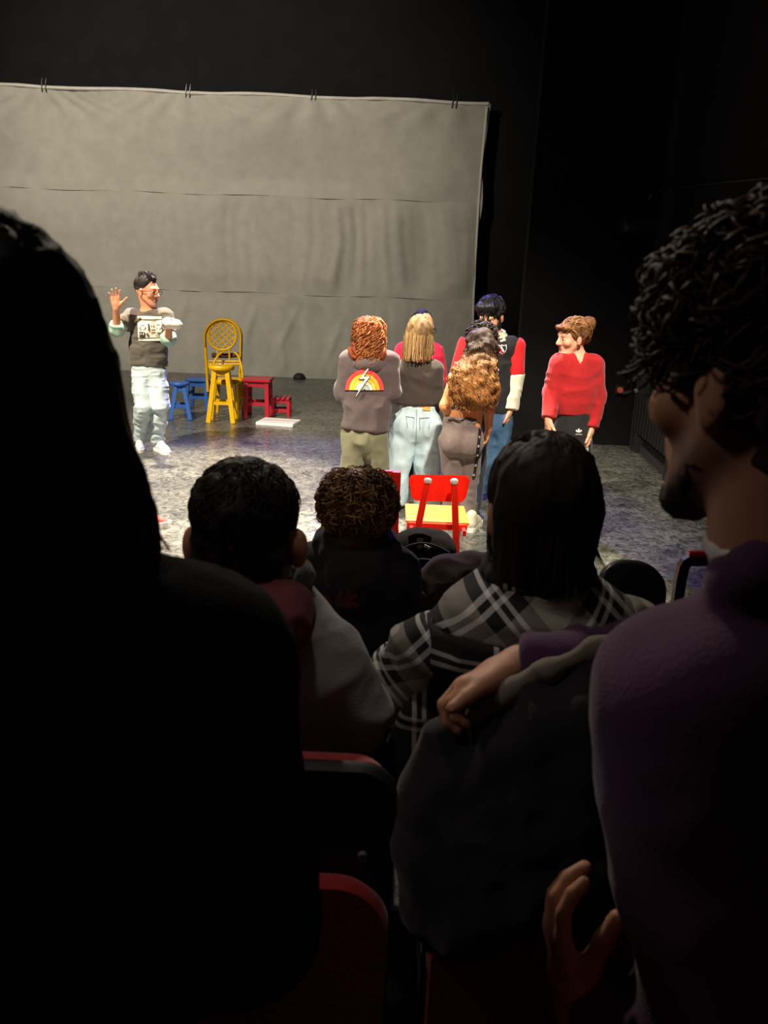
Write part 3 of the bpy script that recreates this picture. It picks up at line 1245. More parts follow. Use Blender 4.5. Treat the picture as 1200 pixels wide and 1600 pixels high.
def cane_chair():
    f = gr(347, 655) + V3(0, .34, 0)
    Y = f[1]
    root = thing('cane_chair', 'yellow cane chair with a tall round lattice back behind the stool', 'chair', f)
    k = Y / FPX / math.cos(PITCH)          # metres per pixel here
    yb = Y + .20

    def B(px, py, dy=0.0):
        return at(px, py, yb + dy)
    # outer bow
    pts = [B(325, 612), B(323, 575), B(320.5, 540)]
    for a in np.linspace(math.pi, 0, 15):
        pts.append(B(348.5 + 28.5 * math.cos(a), 526.5 - 27.5 * math.sin(a)))
    pts += [B(376.5, 540), B(375.5, 580), B(374, 625), B(373.5, 640)]
    MB().tube(pts, .020, 8).build('back_bow', YEL, root, True)
    MB().tube([p + V3(0, -.03, 0) for p in pts[2:-2]], .012, 8).build('back_bow', YEL, root, True)
    # ring
    c0 = (347.5, 524.5)
    ring = [B(c0[0] + 22 * math.cos(a), c0[1] + 22.5 * math.sin(a)) for a in np.linspace(0, 2 * math.pi, 32, endpoint=False)]
    MB().tube(ring, .016, 8, True).build('ring', YEL, root, True)
    for sgn in (-1, 1):
        for o in (-14.5, -7.2, 0, 7.2, 14.5):
            hl = math.sqrt(max(22 ** 2 - o * o, 0))
            a = math.radians(42 * sgn)
            dx, dy = math.cos(a), math.sin(a)
            nx, ny = -dy, dx
            MB().tube([B(c0[0] + nx * o - dx * hl, c0[1] + ny * o - dy * hl, -.006 * sgn), B(c0[0] + nx * o + dx * hl, c0[1] + ny * o + dy * hl, -.006 * sgn)], .0085, 6).build('lattice_cane', YEL, root, True)
    for x in (340, 358.5):
        MB().tube([B(x, 546), B(x, 563)], .012, 8).build('spindle', YEL, root, True)
    for y in (564.5, 569):
        MB().tube([B(325, y), B(374.5, y)], .013, 8).build('cross_rail', YEL, root, True)
    # woven brown arm band behind the back
    zs = at(352, 557, yb)[2]
    MB().tube([B(331, 555, .05), B(352, 556, .10), B(377, 554, .05)], .03, 8).build('woven_band', M('brown_weave', (.10, .045, .02), .7, .5, 60, .5, 80), root, True)
    # seat
    zseat = at(352, 592, Y)[2]
    wd = 50 * k
    MB().lathe((f[0], Y, zseat - .05), [(0, 0), (wd / 2 * .95, 0), (wd / 2, .02), (wd / 2, .045), (wd / 2 * .92, .06), (0, .06)], 28).build('seat', YEL, root, True)
    for i in (-1, 1):
        for j in (-1, 1):
            q = V3(f[0] + i * wd * .40, Y + j * .18, 0)
            MB().tube([q, q * V3(1, 1, 0) + V3(-i * .02, 0, zseat - .03)], .022, 8).build('leg', YEL, root, True)
    for i in (-1, 1):
        MB().tube([V3(f[0] + i * wd * .40, Y - .18, .22), V3(f[0] + i * wd * .40, Y + .18, .22)], .013, 8).build('rail', YEL, root, True)
    MB().tube([V3(f[0] - wd * .4, Y - .18, .20), V3(f[0] + wd * .4, Y - .18, .20)], .013, 8).build('rail', YEL, root, True)
    # bowed arm supports
    for i in (-1, 1):
        x = f[0] + i * wd * .46
        pts = [V3(x - i * wd * .32 * (1 - math.sin(t)), yb - .05 - .15 * math.sin(t), zseat + .02 + (.30 * math.cos(t))) for t in np.linspace(0, math.pi / 2, 8)]
        MB().tube(pts, .013, 8).build('arm_bow', YEL, root, True)


cane_chair()
# white board on the floor
a, b, c_, d_ = gr(405, 664), gr(463, 668), gr(465, 659.5), gr(409, 656.5)
cen = (a + b + c_ + d_) / 4
brd = thing('board', 'flat white board lying on the floor in front of the red stools', 'board', cen * V3(1, 1, 0))
ex = unit(b - a)
ey = unit(V3(-ex[1], ex[0], 0))
MB().box(cen * V3(1, 1, 0) + V3(0, 0, .018), (np.linalg.norm(b - a), np.linalg.norm(((c_ + d_) - (a + b)) / 2), .036), .005, np.stack([ex, ey, V3(0, 0, 1)], 1)).build('slab', M('white_board', (.74, .70, .72), .5, .04), brd)
MB().box(cen * V3(1, 1, 0) + V3(0, 0, .037), (np.linalg.norm(b - a) * .94, .12, .003), .001, np.stack([ex, ey, V3(0, 0, 1)], 1)).build('inlay', M('board_inlay', (.60, .56, .60), .5, .04), brd)


# ------------------------------------------------------------------ red chairs at the front
ORR = M('red_orange_lacquer', '#e0230f', .35, .08, 12, .1, 40, coat=.4)
ORS = M('orange_ply', '#f0801c', .35, .08, 12, .1, 40, coat=.4)


def ply_chair():
    Y = 3.95
    zt = at(690, 744, Y)[2]
    zs = .455
    f = at(687, 800, Y) * V3(1, 1, 0)
    root = thing('chair', 'red school chair with curved plywood back and orange seat behind the backpack', 'chair', f)

    def B(px, py, dy=0.0):
        return at(px, py, Y + dy)
    # curved back panel
    n, m = 24, 8
    for_v, t = [], .011
    tl, tr, bl, br = (637.5, 741.5), (736.5, 743), (644, 782), (726, 785)
    v = []
    for side in (0, 1):
        for j in range(m):
            wv = j / (m - 1)
            for i in range(n):
                u = i / (n - 1)
                # rounded corners
                e = abs(2 * u - 1)
                ins = 0
                cr_ = .16
                if e > 1 - cr_:
                    q = (e - (1 - cr_)) / cr_
                    ins = .18 * (1 - math.sqrt(max(0, 1 - q * q)))
                ww = ins + (1 - 2 * ins) * wv
                px = (tl[0] * (1 - u) + tr[0] * u) * (1 - ww) + (bl[0] * (1 - u) + br[0] * u) * ww
                py = (tl[1] * (1 - u) + tr[1] * u) * (1 - ww) + (bl[1] * (1 - u) + br[1] * u) * ww
                bow = -.055 * (1 - (2 * u - 1) ** 2) + .02
                v.append(B(px, py, -bow + .0 + side * t))
    f_ = []
    N_ = n * m
    for j in range(m - 1):
        for i in range(n - 1):
            a = j * n + i
            f_.append((a, a + n, a + n + 1, a + 1))
            f_.append((a + N_, a + 1 + N_, a + n + 1 + N_, a + n + N_))
    for i in range(n - 1):
        f_.append((i, i + 1, i + 1 + N_, i + N_))
        a = (m - 1) * n + i
        f_.append((a, a + N_, a + N_ + 1, a + 1))
    for j in range(m - 1):
        a = j * n
        f_.append((a, a + N_, a + n + N_, a + n))
        a = j * n + n - 1
        f_.append((a, a + n, a + n + N_, a + N_))
    o = MB().add(v, f_).build('backrest', ORR, root, True)
    # seat
    sc = V3(f[0] - .005, Y + .20, zs)
    S = Sdf(.01)
    MB().box(sc, (.33, .34, .016), .007).build('seat', ORS, root)
    MB().box(sc + V3(0, -.165, -.018), (.31, .03, .035), .008).build('seat_lip', ORR, root)
    # rear legs run past the seat and up the back
    for (x0, y0, x1) in ((668.5, 747, 655), (709.5, 748, 711.5)):
        top = B(x0, y0, -.035)
        b_ = at(x1, 815, Y - .05)
        dirv = (b_ - top)
        foot = top + dirv * (top[2] / (top[2] - b_[2]))
        MB().bar(V3(foot[0], foot[1], 0), top, .034, .026, .006).build('leg', ORR, root)
        S = Sdf(.01)
        S.ell(top + V3(0, -.012, -.012), (.022, .012, .018))
        V, F = S.mesh(.005, 1)
        mesh_obj('end_cap', V, F, M('chrome_cap', (.85, .80, .72), .3, metallic=.4), root)
    for x in (-1, 1):
        MB().bar(V3(sc[0] + x * .15, Y + .40, 0), V3(sc[0] + x * .13, Y + .33, zs - .01), .03, .026, .006).build('leg', ORR, root)
        MB().bar(V3(sc[0] + x * .135, Y - .04, zs - .03), V3(sc[0] + x * .135, Y + .35, zs - .03), .03, .02, .004, (0, 0, 1)).build('side_rail', ORR, root)


ply_chair()


def slat_chair():
    Y = 3.80
    root = thing('chair', 'red wooden chair with slatted back behind the curly-haired head', 'chair', at(580, 800, Y) * V3(1, 1, 0))
    xl, xr = at(545, 732, Y), at(620, 735, Y)
    zt = xr[2] + .0
    k = 1
    for x in (xl[0], xr[0]):
        MB().bar(V3(x, Y, 0), V3(x, Y - .02, zt), .042, .034, .006).build('leg', ORR, root)
    cx = (xl[0] + xr[0]) / 2
    wd = xr[0] - xl[0]
    z1 = at(600, 746, Y)[2]
    MB().box((cx, Y - .015, z1), (wd - .03, .02, .078), .004).build('back_slat', ORR, root)
    MB().box((cx, Y - .012, z1 - .12), (wd - .03, .02, .05), .004).build('back_slat', ORR, root)
    zs = .45
    MB().box((cx, Y + .20, zs), (wd + .05, .40, .022), .006).build('seat', ORR, root)
    for x in (xl[0], xr[0]):
        MB().bar(V3(x, Y + .37, 0), V3(x, Y + .37, zs - .012), .038, .034, .005).build('leg', ORR, root)
        MB().box((x, Y + .19, .22), (.02, .34, .03), .003).build('rail', ORR, root)
    MB().box((cx, Y + .0, zs - .04), (wd - .03, .02, .05), .003).build('rail', ORR, root)


slat_chair()


# ------------------------------------------------------------------ backpack
def backpack():
    Y = 3.42
    cen = at(662, 860, Y)
    root = thing('backpack', 'black backpack with top handle and pale zip pulls below the red school chair', 'backpack', cen * V3(1, 1, 0))
    k = Y / FPX / math.cos(PITCH)
    zt = at(660, 834, Y)[2]
    fab = M('backpack_nylon', (.0075, .0058, .006), 1.0, .15, 20, .35, 300, spec=.03)
    S = Sdf(.05)
    x0 = cen[0]
    S.cap(V3(x0 - .075, Y, .10), V3(x0 - .06, Y, zt - .09), .085)
    S.cap(V3(x0 + .075, Y, .10), V3(x0 + .06, Y, zt - .09), .085)
    S.cap(V3(x0 - .05, Y + .02, zt - .07), V3(x0 + .05, Y + .03, zt - .07), .07)
    S.cap(V3(x0, Y + .02, .10), V3(x0, Y + .03, zt - .09), .09)
    S.cut(V3(0, 0, 0.003), V3(0, 0, -1))
    V, F = S.mesh(.011, 1)
    V = crumple(V, F, [(.006, (9, 9, 9)), (.003, (22, 22, 22))], 5)
    mesh_obj('body', V, F, fab, root)
    S = Sdf(.03)
    S.cap(V3(x0 - .055, Y - .075, .12), V3(x0 - .05, Y - .07, zt * .60), .06)
    S.cap(V3(x0 + .055, Y - .075, .12), V3(x0 + .05, Y - .07, zt * .60), .06)
    V, F = S.mesh(.011, 1)
    mesh_obj('front_pocket', crumple(V, F, [(.004, (11, 11, 11))], 8), F, fab, root)
    pts = [at(638 + 38 * t, 842 + 3 * t - 8 * math.sin(math.pi * t), Y - .02 - .05 * math.sin(math.pi * t)) for t in np.linspace(0, 1, 10)]
    MB().tube(pts, .014, 8).build('handle', M('backpack_strap', (.004, .003, .003), .9, spec=.05), root, True)
    zl = M('zip_tape', (.008, .007, .007), .9, spec=.05)
    MB().tube([at(620 + 82 * t, 862 - 14 * math.sin(math.pi * t) + 2 * t, Y - .085 - .03 * math.sin(math.pi * t)) for t in np.linspace(0, 1, 12)], .006, 6).build('zip', zl, root, True)
    MB().tube([at(628 + 60 * t, 879 - 5 * math.sin(math.pi * t), Y - .13) for t in np.linspace(0, 1, 10)], .006, 6).build('zip', zl, root, True)
    pale = M('zip_pull', (.75, .70, .62), .45)
    for (a0, b0) in (((663, 852), (672, 857)), ((637, 868), (631, 877)), ((650, 885), (655, 888))):
        pa_, pb_ = at(*a0, Y - .135), at(*b0, Y - .14)
        MB().bar(pa_, pb_, .012, .006, .002).build('zip_pull', pale, root)


backpack()

# ------------------------------------------------------------------ people on the stage
def cloth_mat(name, col, bump=.25, bscale=260, var=.08, rough=.9):
    return M(name, col, rough, var, 14, bump, bscale, sheen=.15)


def man_grey():
    P = Person('man in a grey printed sweatshirt and pale jeans raising one hand', (234, 703))
    A, rt = P.at, P.root
    hs = 1.10
    c = A(230, 455, -.02)
    f, u = unit(V3(.93, -.36, -.06)), V3(.02, 0, 1)
    nb = A(231.5, 483, 0)
    shl, shr = A(206, 494, 0), A(258, 494, -.02)
    chest, waist, low = A(233, 512), A(232, 548), A(233, 566)
    ell_, wrl = A(183, 514, -.14), A(181.5, 482, -.24)
    elr, wrr = A(263, 529, -.10), A(264, 512.5, -.30)
    B = Sdf(.03)
    B.k = .02
    head(B, c, f, u, hs, nb, .052)
    torso(B, shl, shr, chest, waist, low, (.13, .12, .13), (0.2, -1, 0))
    for s_, e, wv in ((shl, ell_, wrl), (shr, elr, wrr)):
        B.cap(s_, e, .048, .042, .03)
        B.cap(e, wv, .042, .028, .02)
    hand(B, wrl, A(179, 458, -.26) - wrl, V3(.15, -1, .1), V3(1, 0, 0), 1.12, (10, 8, 8, 12), 9, (52, 15), .004)
    hand(B, wrr, A(273, 506, -.42) - wrr, V3(-.2, -.1, 1), V3(-1, 0, 0.3), 1.05, (25, 28, 30, 32), 3, (40, 20), .004)
    V, F = B.mesh(.0062, 1)
    chin = c + (axes(f, u)[0] * .085 - axes(f, u)[2] * .095) * hs
    sp = [(chin, .045, '#a08a78'), (c + axes(f, u)[0] * .09 * hs - V3(0, 0, .05), .022, '#9a7868')]
    mesh_obj('body', V, F, SKIN, rt, True, skin_col(V, '#cf8f6e', sp))
    face_parts(rt, c, f, u, hs, '#3a2c26', '#a06a58')
    glasses(rt, c, f, u, hs, '#4a1c10')
    # hair: short back and sides with a quiff
    H = Sdf(.015)
    ff, ll, uu = axes(f, u)
    R = np.stack([ff, ll, uu])
    H.ell(c + (-ff * .022 + uu * .045) * hs, np.array([.098, .083, .090]) * hs, R)
    H.cut(c + (ff * .055 + uu * .05) * hs, ff * .95 - uu * .25)
    H.cut(c + (-uu * .02 - ff * .05) * hs, -uu + ff * .5)
    H.cap(c + (ff * .055 + uu * .105) * hs, c + (-ff * .02 + uu * .135) * hs, .026, .03)
    H.cap(c + (-ff * .02 + uu * .13) * hs, c + (-ff * .07 + uu * .10) * hs, .03, .03)
    H.ell(c + (-ff * .008 + ll * .083 - uu * .012) * hs, np.array([.026, .02, .038]) * hs, R, .005, 's')
    H.ell(c + (-ff * .008 - ll * .083 - uu * .012) * hs, np.array([.026, .02, .038]) * hs, R, .005, 's')
    V, F = H.mesh(.006, 1)
    V = crumple(V, F, [(.006, (26, 26, 18))], 3)
    col = const_col(V, '#1c1517', .2)
    side = np.clip((c[2] + .03 * hs - V[:, 2]) / .03 + .3, 0, 1)[:, None] * .6
    col = col * (1 - side) + np.array(lin('#6a5e58')) * side
    rng = np.random.default_rng(2)
    pth = []
    for i in range(90):
        a = rng.uniform(-.06, .07)
        b = rng.uniform(-.05, .05)
        p0 = c + (ff * a + ll * b + uu * (.115 - abs(a) * .3)) * hs
        dd = unit(uu + ff * rng.uniform(-.3, .1) + ll * rng.uniform(-.4, .4))
        pth.append([p0 + dd * t * .055 - ff * .01 * t for t in np.linspace(0, 1, 5)])
    g2 = strands(pth, .005, .0015, 4, const_col(np.zeros((450, 3)), '#1c1517'))
    V, F, col = join_geo((V, F, col), g2)
    mesh_obj('hair', V, F, HAIR, rt, True, col)
    # sweatshirt over a pale green undershirt
    S = Sdf(.04)
    torso(S, shl, shr, chest, waist, low + V3(0, 0, -.10), (.163, .155, .172), (.2, -1, 0), .66, .066)
    S.cap(shl, shl + (ell_ - shl) * .70, .072, .076, .03, None, 'u', (shl + (ell_ - shl) * .68, ell_ - shl))
    S.cap(shr, shr + (elr - shr) * .75, .072, .072, .03, None, 'u', (shr + (elr - shr) * .74, elr - shr))
    S.cut(A(233, 573, -.1), V3(0.0, 0, -1))
    S.cap(nb + V3(0, -.02, .01), nb + V3(0, -.03, .12), .062, .075, .006, None, 's')
    o, vf = garment('sweatshirt', S, .0085, cloth_mat('sweat_grey', '#5a554c'), rt, [(.008, (6, 6, 11)), (.006, (12, 12, 20))], 11)
    bv = bvh_of(vf)
    pr = decal('shirt_print', [[(214.5, 494), (252.5, 494.5), (253, 532.5), (216.5, 532.8)]], M('print_cream', '#e9e4d2', .8, .05), rt, bv, .006, 3)
    dark = M('print_dark', '#3b3a34', .85, .1)
    marks = [[(215, 499), (253, 498.8), (253, 500), (215, 500)], [(217, 528), (253, 527.2), (253, 528.3), (217, 529.2)]]
    for cx, cy, s in ((223, 512, 5), (248.5, 511, 5)):
        o_ = [(cx + s * math.cos(a), cy + .8 * s * math.sin(a)) for a in np.linspace(0, 2 * math.pi, 14)]
        i_ = [(cx + (s - 1.1) * math.cos(a), cy + .8 * (s - 1.1) * math.sin(a)) for a in np.linspace(0, 2 * math.pi, 14)]
        for k in range(13):
            if k % 4 != 3:
                marks.append([o_[k], o_[k + 1], i_[k + 1], i_[k]])
    marks += [[(231, 505), (233.5, 507), (234, 519), (231.5, 516)], [(218, 518), (227, 519.5), (226.5, 527), (218, 527)],
              [(236, 509), (238, 508), (237, 512)], [(240, 507), (241.5, 510), (239.5, 513)], [(236, 515), (243, 514.6), (243, 516), (236, 516.4)],
              [(236, 519), (243, 518.4), (243, 519.8), (236, 520.4)], [(245, 519), (252, 521), (252, 522.4), (245, 520.6)], [(229, 521), (231, 520), (233, 526), (231, 527)]]
    decal('print_drawing', marks, dark, pr, bv, .0095, 3)
    decal('print_face', [[(220, 520.5), (221.5, 520.5), (221.5, 523), (220, 523)], [(223.5, 520.6), (225, 520.6), (225, 523), (223.5, 523)]], M('print_cream', '#e9e4d2'), pr, bv, .012, 2)
    green = cloth_mat('undershirt_green', '#9fc0ae')
    for s_, e, wv, a0 in ((shl, ell_, wrl, .62), (shr, elr, wrr, .66)):
        G = Sdf(.02)
        G.cap(s_ + (e - s_) * a0, e, .062, .062)
        G.cap(e, e + (wv - e) * .30, .064, .060, None, None, 'u', (e + (wv - e) * .26, wv - e))
        G.cut(s_ + (e - s_) * a0, s_ - e)
        garment('sleeve', G, .008, green, rt, [(.010, (16, 16, 20))], 5)
    # jeans
    J = Sdf(.03)
    hl, hr = A(221, 585), A(245, 585)
    kl, kr = A(224, 640, -.17), A(251, 637, -.15)
    al, ar = A(216, 682, .02), A(245, 682, -.02)
    al, ar = V3(al[0], P.Y + .06, .10), V3(ar[0], P.Y - .0, .10)
    J.cap((hl + hr) / 2 + V3(0, 0, .12), (hl + hr) / 2 + V3(0, 0, .02), .138, .146, .04, (V3(.2, -1, 0), .72))
    leg_pair(J, (hl, hr), (kl, kr), (al, ar), .090, .074, .060, .02, False)
    J.cut(V3(0, 0, .062), V3(0, 0, -1))
    J.cut(A(232, 568), V3(0, 0, 1))
    jean = M('jeans_pale', '#bfd0d4', .9, .22, 9, .3, 240)
    garment('jeans', J, .0075, jean, rt, [(.010, (6, 6, 13)), (.008, (13, 13, 28))], 21)
    belt = Sdf(.01)
    shoe(rt, V3(al[0] - .01, al[1] + .05, 0), V3(.25, -1, 0), .29, '#d9d9dc')
    shoe(rt, V3(ar[0] - .02, ar[1] + .03, 0), V3(.62, -.8, 0), .29, '#dedee2')
    # what he holds
    q = wrr + unit(A(273, 506, -.42) - wrr) * .09 + V3(0, 0, .045)
    q = at(268.5, 506, q[1])
    bun = thing('bundle', 'crumpled white cloth bundle held in his left palm', 'bundle', q)
    K = Sdf(.03)
    K.ell(q, (.072, .06, .042))
    K.ell(q + V3(.055, -.01, -.004), (.035, .03, .026))
    K.ell(q + V3(-.03, 0, .01), (.045, .045, .038))
    V, F = K.mesh(.006, 1)
    mesh_obj('cloth', crumple(V, F, [(.008, (20, 20, 20))], 3), F, cloth_mat('white_cloth', '#efe9da'), bun)


man_grey()


def back_torso_arm(S, sh, e, wv, r0, r1, r2):
    S.cap(sh, e, r0, r1, .03)
    S.cap(e, wv, r1, r2, .025)


def hoodie():
    P = Person('person in a dark hoodie with a rainbow on the back and curly red hair', (570, 800), 5.66)
    A, rt = P.at, P.root
    P.root.location.z = 0
    hs = 1.0
    c = A(577, 524, 0)
    f, u = unit(V3(.05, 1, -.12)), V3(0, .1, 1)
    nb = A(577, 560, 0)
    shl, shr = A(547, 563), A(607, 566)
    chest, waist, low = A(577, 580), A(574, 630), A(571, 662)
    eL, wL = A(539, 612, .04), A(551, 622, .26)
    eR, wR = A(609, 612, .02), A(598, 604, .26)
    B = Sdf(.02)
    head(B, c, f, u, hs, nb, .05, False)
    torso(B, shl, shr, chest, waist, low, (.12, .11, .12), f)
    back_torso_arm(B, shl, eL, wL, .045, .04, .027)
    back_torso_arm(B, shr, eR, wR, .045, .04, .027)
    hand(B, wL, V3(.8, .5, 0), V3(-.4, .3, -.5), V3(0, .2, 1), .9)
    hand(B, wR, V3(-.8, .5, 0), V3(.4, .3, -.5), V3(0, .2, 1), .9)
    V, F = B.mesh(.0075, 1)
    mesh_obj('body', V, F, SKIN, rt, True, skin_col(V, '#d8a082'))
    face_parts(rt, c, f, u, hs, '#6a3a20')
    S = Sdf(.05)
    torso(S, shl, shr, chest, waist, A(570, 669), (.150, .150, .162), f, .72, .072)
    S.cap(shl, eL, .072, .070, .04)
    S.cap(eL, wL, .070, .052, .03, None, 'u', (wL, wL - eL))
    S.cap(shr, eR, .072, .070, .04)
    S.cap(eR, wR, .070, .052, .03, None, 'u', (wR, wR - eR))
    S.cut(A(569, 674.5, -.12), V3(-.05, 0, -1))
    S.cap(nb + V3(0, .03, .0), nb + V3(0, .04, .12), .06, .07, .006, None, 's')
    hg = cloth_mat('hoodie_grey', '#4d4142')
    o, vf = garment('hoodie', S, .0085, hg, rt, [(.010, (7, 7, 8)), (.004, (16, 16, 14))], 31)
    # hood lying on the shoulders
    K = Sdf(.03)
    for a in np.linspace(-1.9, 1.9, 9):
        a2 = a + .42
        if a > 1.5:
            break
        K.cap(nb + V3(.10 * math.sin(a), -.085 * math.cos(a) + .01, -.01 - .035 * math.cos(a)), nb + V3(.10 * math.sin(a2), -.085 * math.cos(a2) + .01, -.01 - .035 * math.cos(a2)), .042)
    K.ell(nb + V3(0, -.10, -.03), (.075, .04, .05))
    hd, vf2 = garment('hood', K, .008, hg, rt, [(.009, (13, 13, 13))], 8)
    bv = bvh_of(vf)
    cx, cy = 569.5, 609.5
    bands = (((30, 24.2), '#d8413c'), ((23.6, 18.4), '#e0a32c'), ((17.8, 13.2), '#d9b545'), ((12.6, 8.0), '#d8d2b8'), ((7.4, 1.5), '#9aa3a0'))
    first = decal('rainbow_outline', [[(cx + 30.8 * math.cos(a), cy + .5 - 33.3 * math.sin(a)) for a in np.linspace(0, math.pi, 25)]], M('print_line', '#33282a', .85), rt, bv, .004, 4)
    for (r1, r0), colr in bands:
        polys = []
        aa = np.linspace(.0, math.pi, 25)
        for i in range(24):
            polys.append([(cx + r1 * math.cos(aa[i]), cy - 1.08 * r1 * math.sin(aa[i])), (cx + r1 * math.cos(aa[i + 1]), cy - 1.08 * r1 * math.sin(aa[i + 1])),
                          (cx + r0 * math.cos(aa[i + 1]), cy - 1.08 * r0 * math.sin(aa[i + 1])), (cx + r0 * math.cos(aa[i]), cy - 1.08 * r0 * math.sin(aa[i]))])
        decal('rainbow_band', polys, M('band' + colr, colr, .85, .05), first, bv, .007, 4)
    decal('bolt_outline', [[(580, 567.5), (560.5, 594), (569, 593), (554, 624), (580, 587), (570.5, 588)]], M('print_line', '#33282a'), first, bv, .010, 4)
    decal('lightning_bolt', [[(579, 570), (562.5, 592.3), (571, 591.5), (555.5, 621), (577.5, 588), (568.5, 589)]], M('bolt_cream', '#efe6cc', .85, .04), first, bv, .013, 4)
    # hair
    H = Sdf(.03)
    H.ell(c + V3(0, -.025, .03), (.085, .09, .095))
    H.ell(A(573, 545, -.05), (.098, .065, .085))
    H.ell(A(558, 552, -.03), (.05, .06, .07))
    H.ell(A(592, 555, -.03), (.05, .06, .06))
    H.cap(c + f * .13 + V3(0, 0, .0), c + f * .12 - V3(0, 0, .15), .055, .05, .01, None, 's')
    V, F = H.mesh(.008, 1)
    V = crumple(V, F, [(.016, (18, 18, 18)), (.010, (38, 38, 38))], 3)
    col = const_col(V, '#6e3317', .35, 2)
    pth = curls(420, c + V3(0, -.018, .03), f, u, (.084, .082, .088), .23, .013, 3.0, 5, (0, -.08, -1), .15, .016, 26, -.4, None, .15, .5)
    cc = np.repeat(np.array([lin(random.Random(i).choice(['#7c4222', '#92522c', '#ad7240', '#5e2e16'])) for i in range(len(pth))]), 26, 0)
    g = strands(pth, .0042, .0016, 4, cc)
    V, F, col = join_geo((V, F, col), g)
    mesh_obj('hair', V, F, HAIR, rt, True, col)
    J = Sdf(.03)
    hl, hr = A(554, 680), A(587, 682)
    kl, kr = A(551, 735, .02), A(591, 735, .02)
    al, ar = V3(kl[0] - .0, P.Y, .08), V3(kr[0] + .0, P.Y, .08)
    J.cap((hl + hr) / 2 + V3(0, .01, .09), (hl + hr) / 2, .13, .142, .04, (f, .75))
    leg_pair(J, (hl, hr), (kl, kr), (al, ar), .085, .078, .085, .025, False)
    J.cut(V3(0, 0, .045), V3(0, 0, -1))
    garment('trousers', J, .010, cloth_mat('olive_trousers', '#6b6a52'), rt, [(.014, (9, 9, 5)), (.006, (18, 18, 10))], 15)
    shoe(rt, V3(al[0], P.Y - .06, 0), V3(-.1, 1, 0), .27, '#2a2828')
    shoe(rt, V3(ar[0], P.Y - .06, 0), V3(.15, 1, 0), .27, '#2a2828')


hoodie()


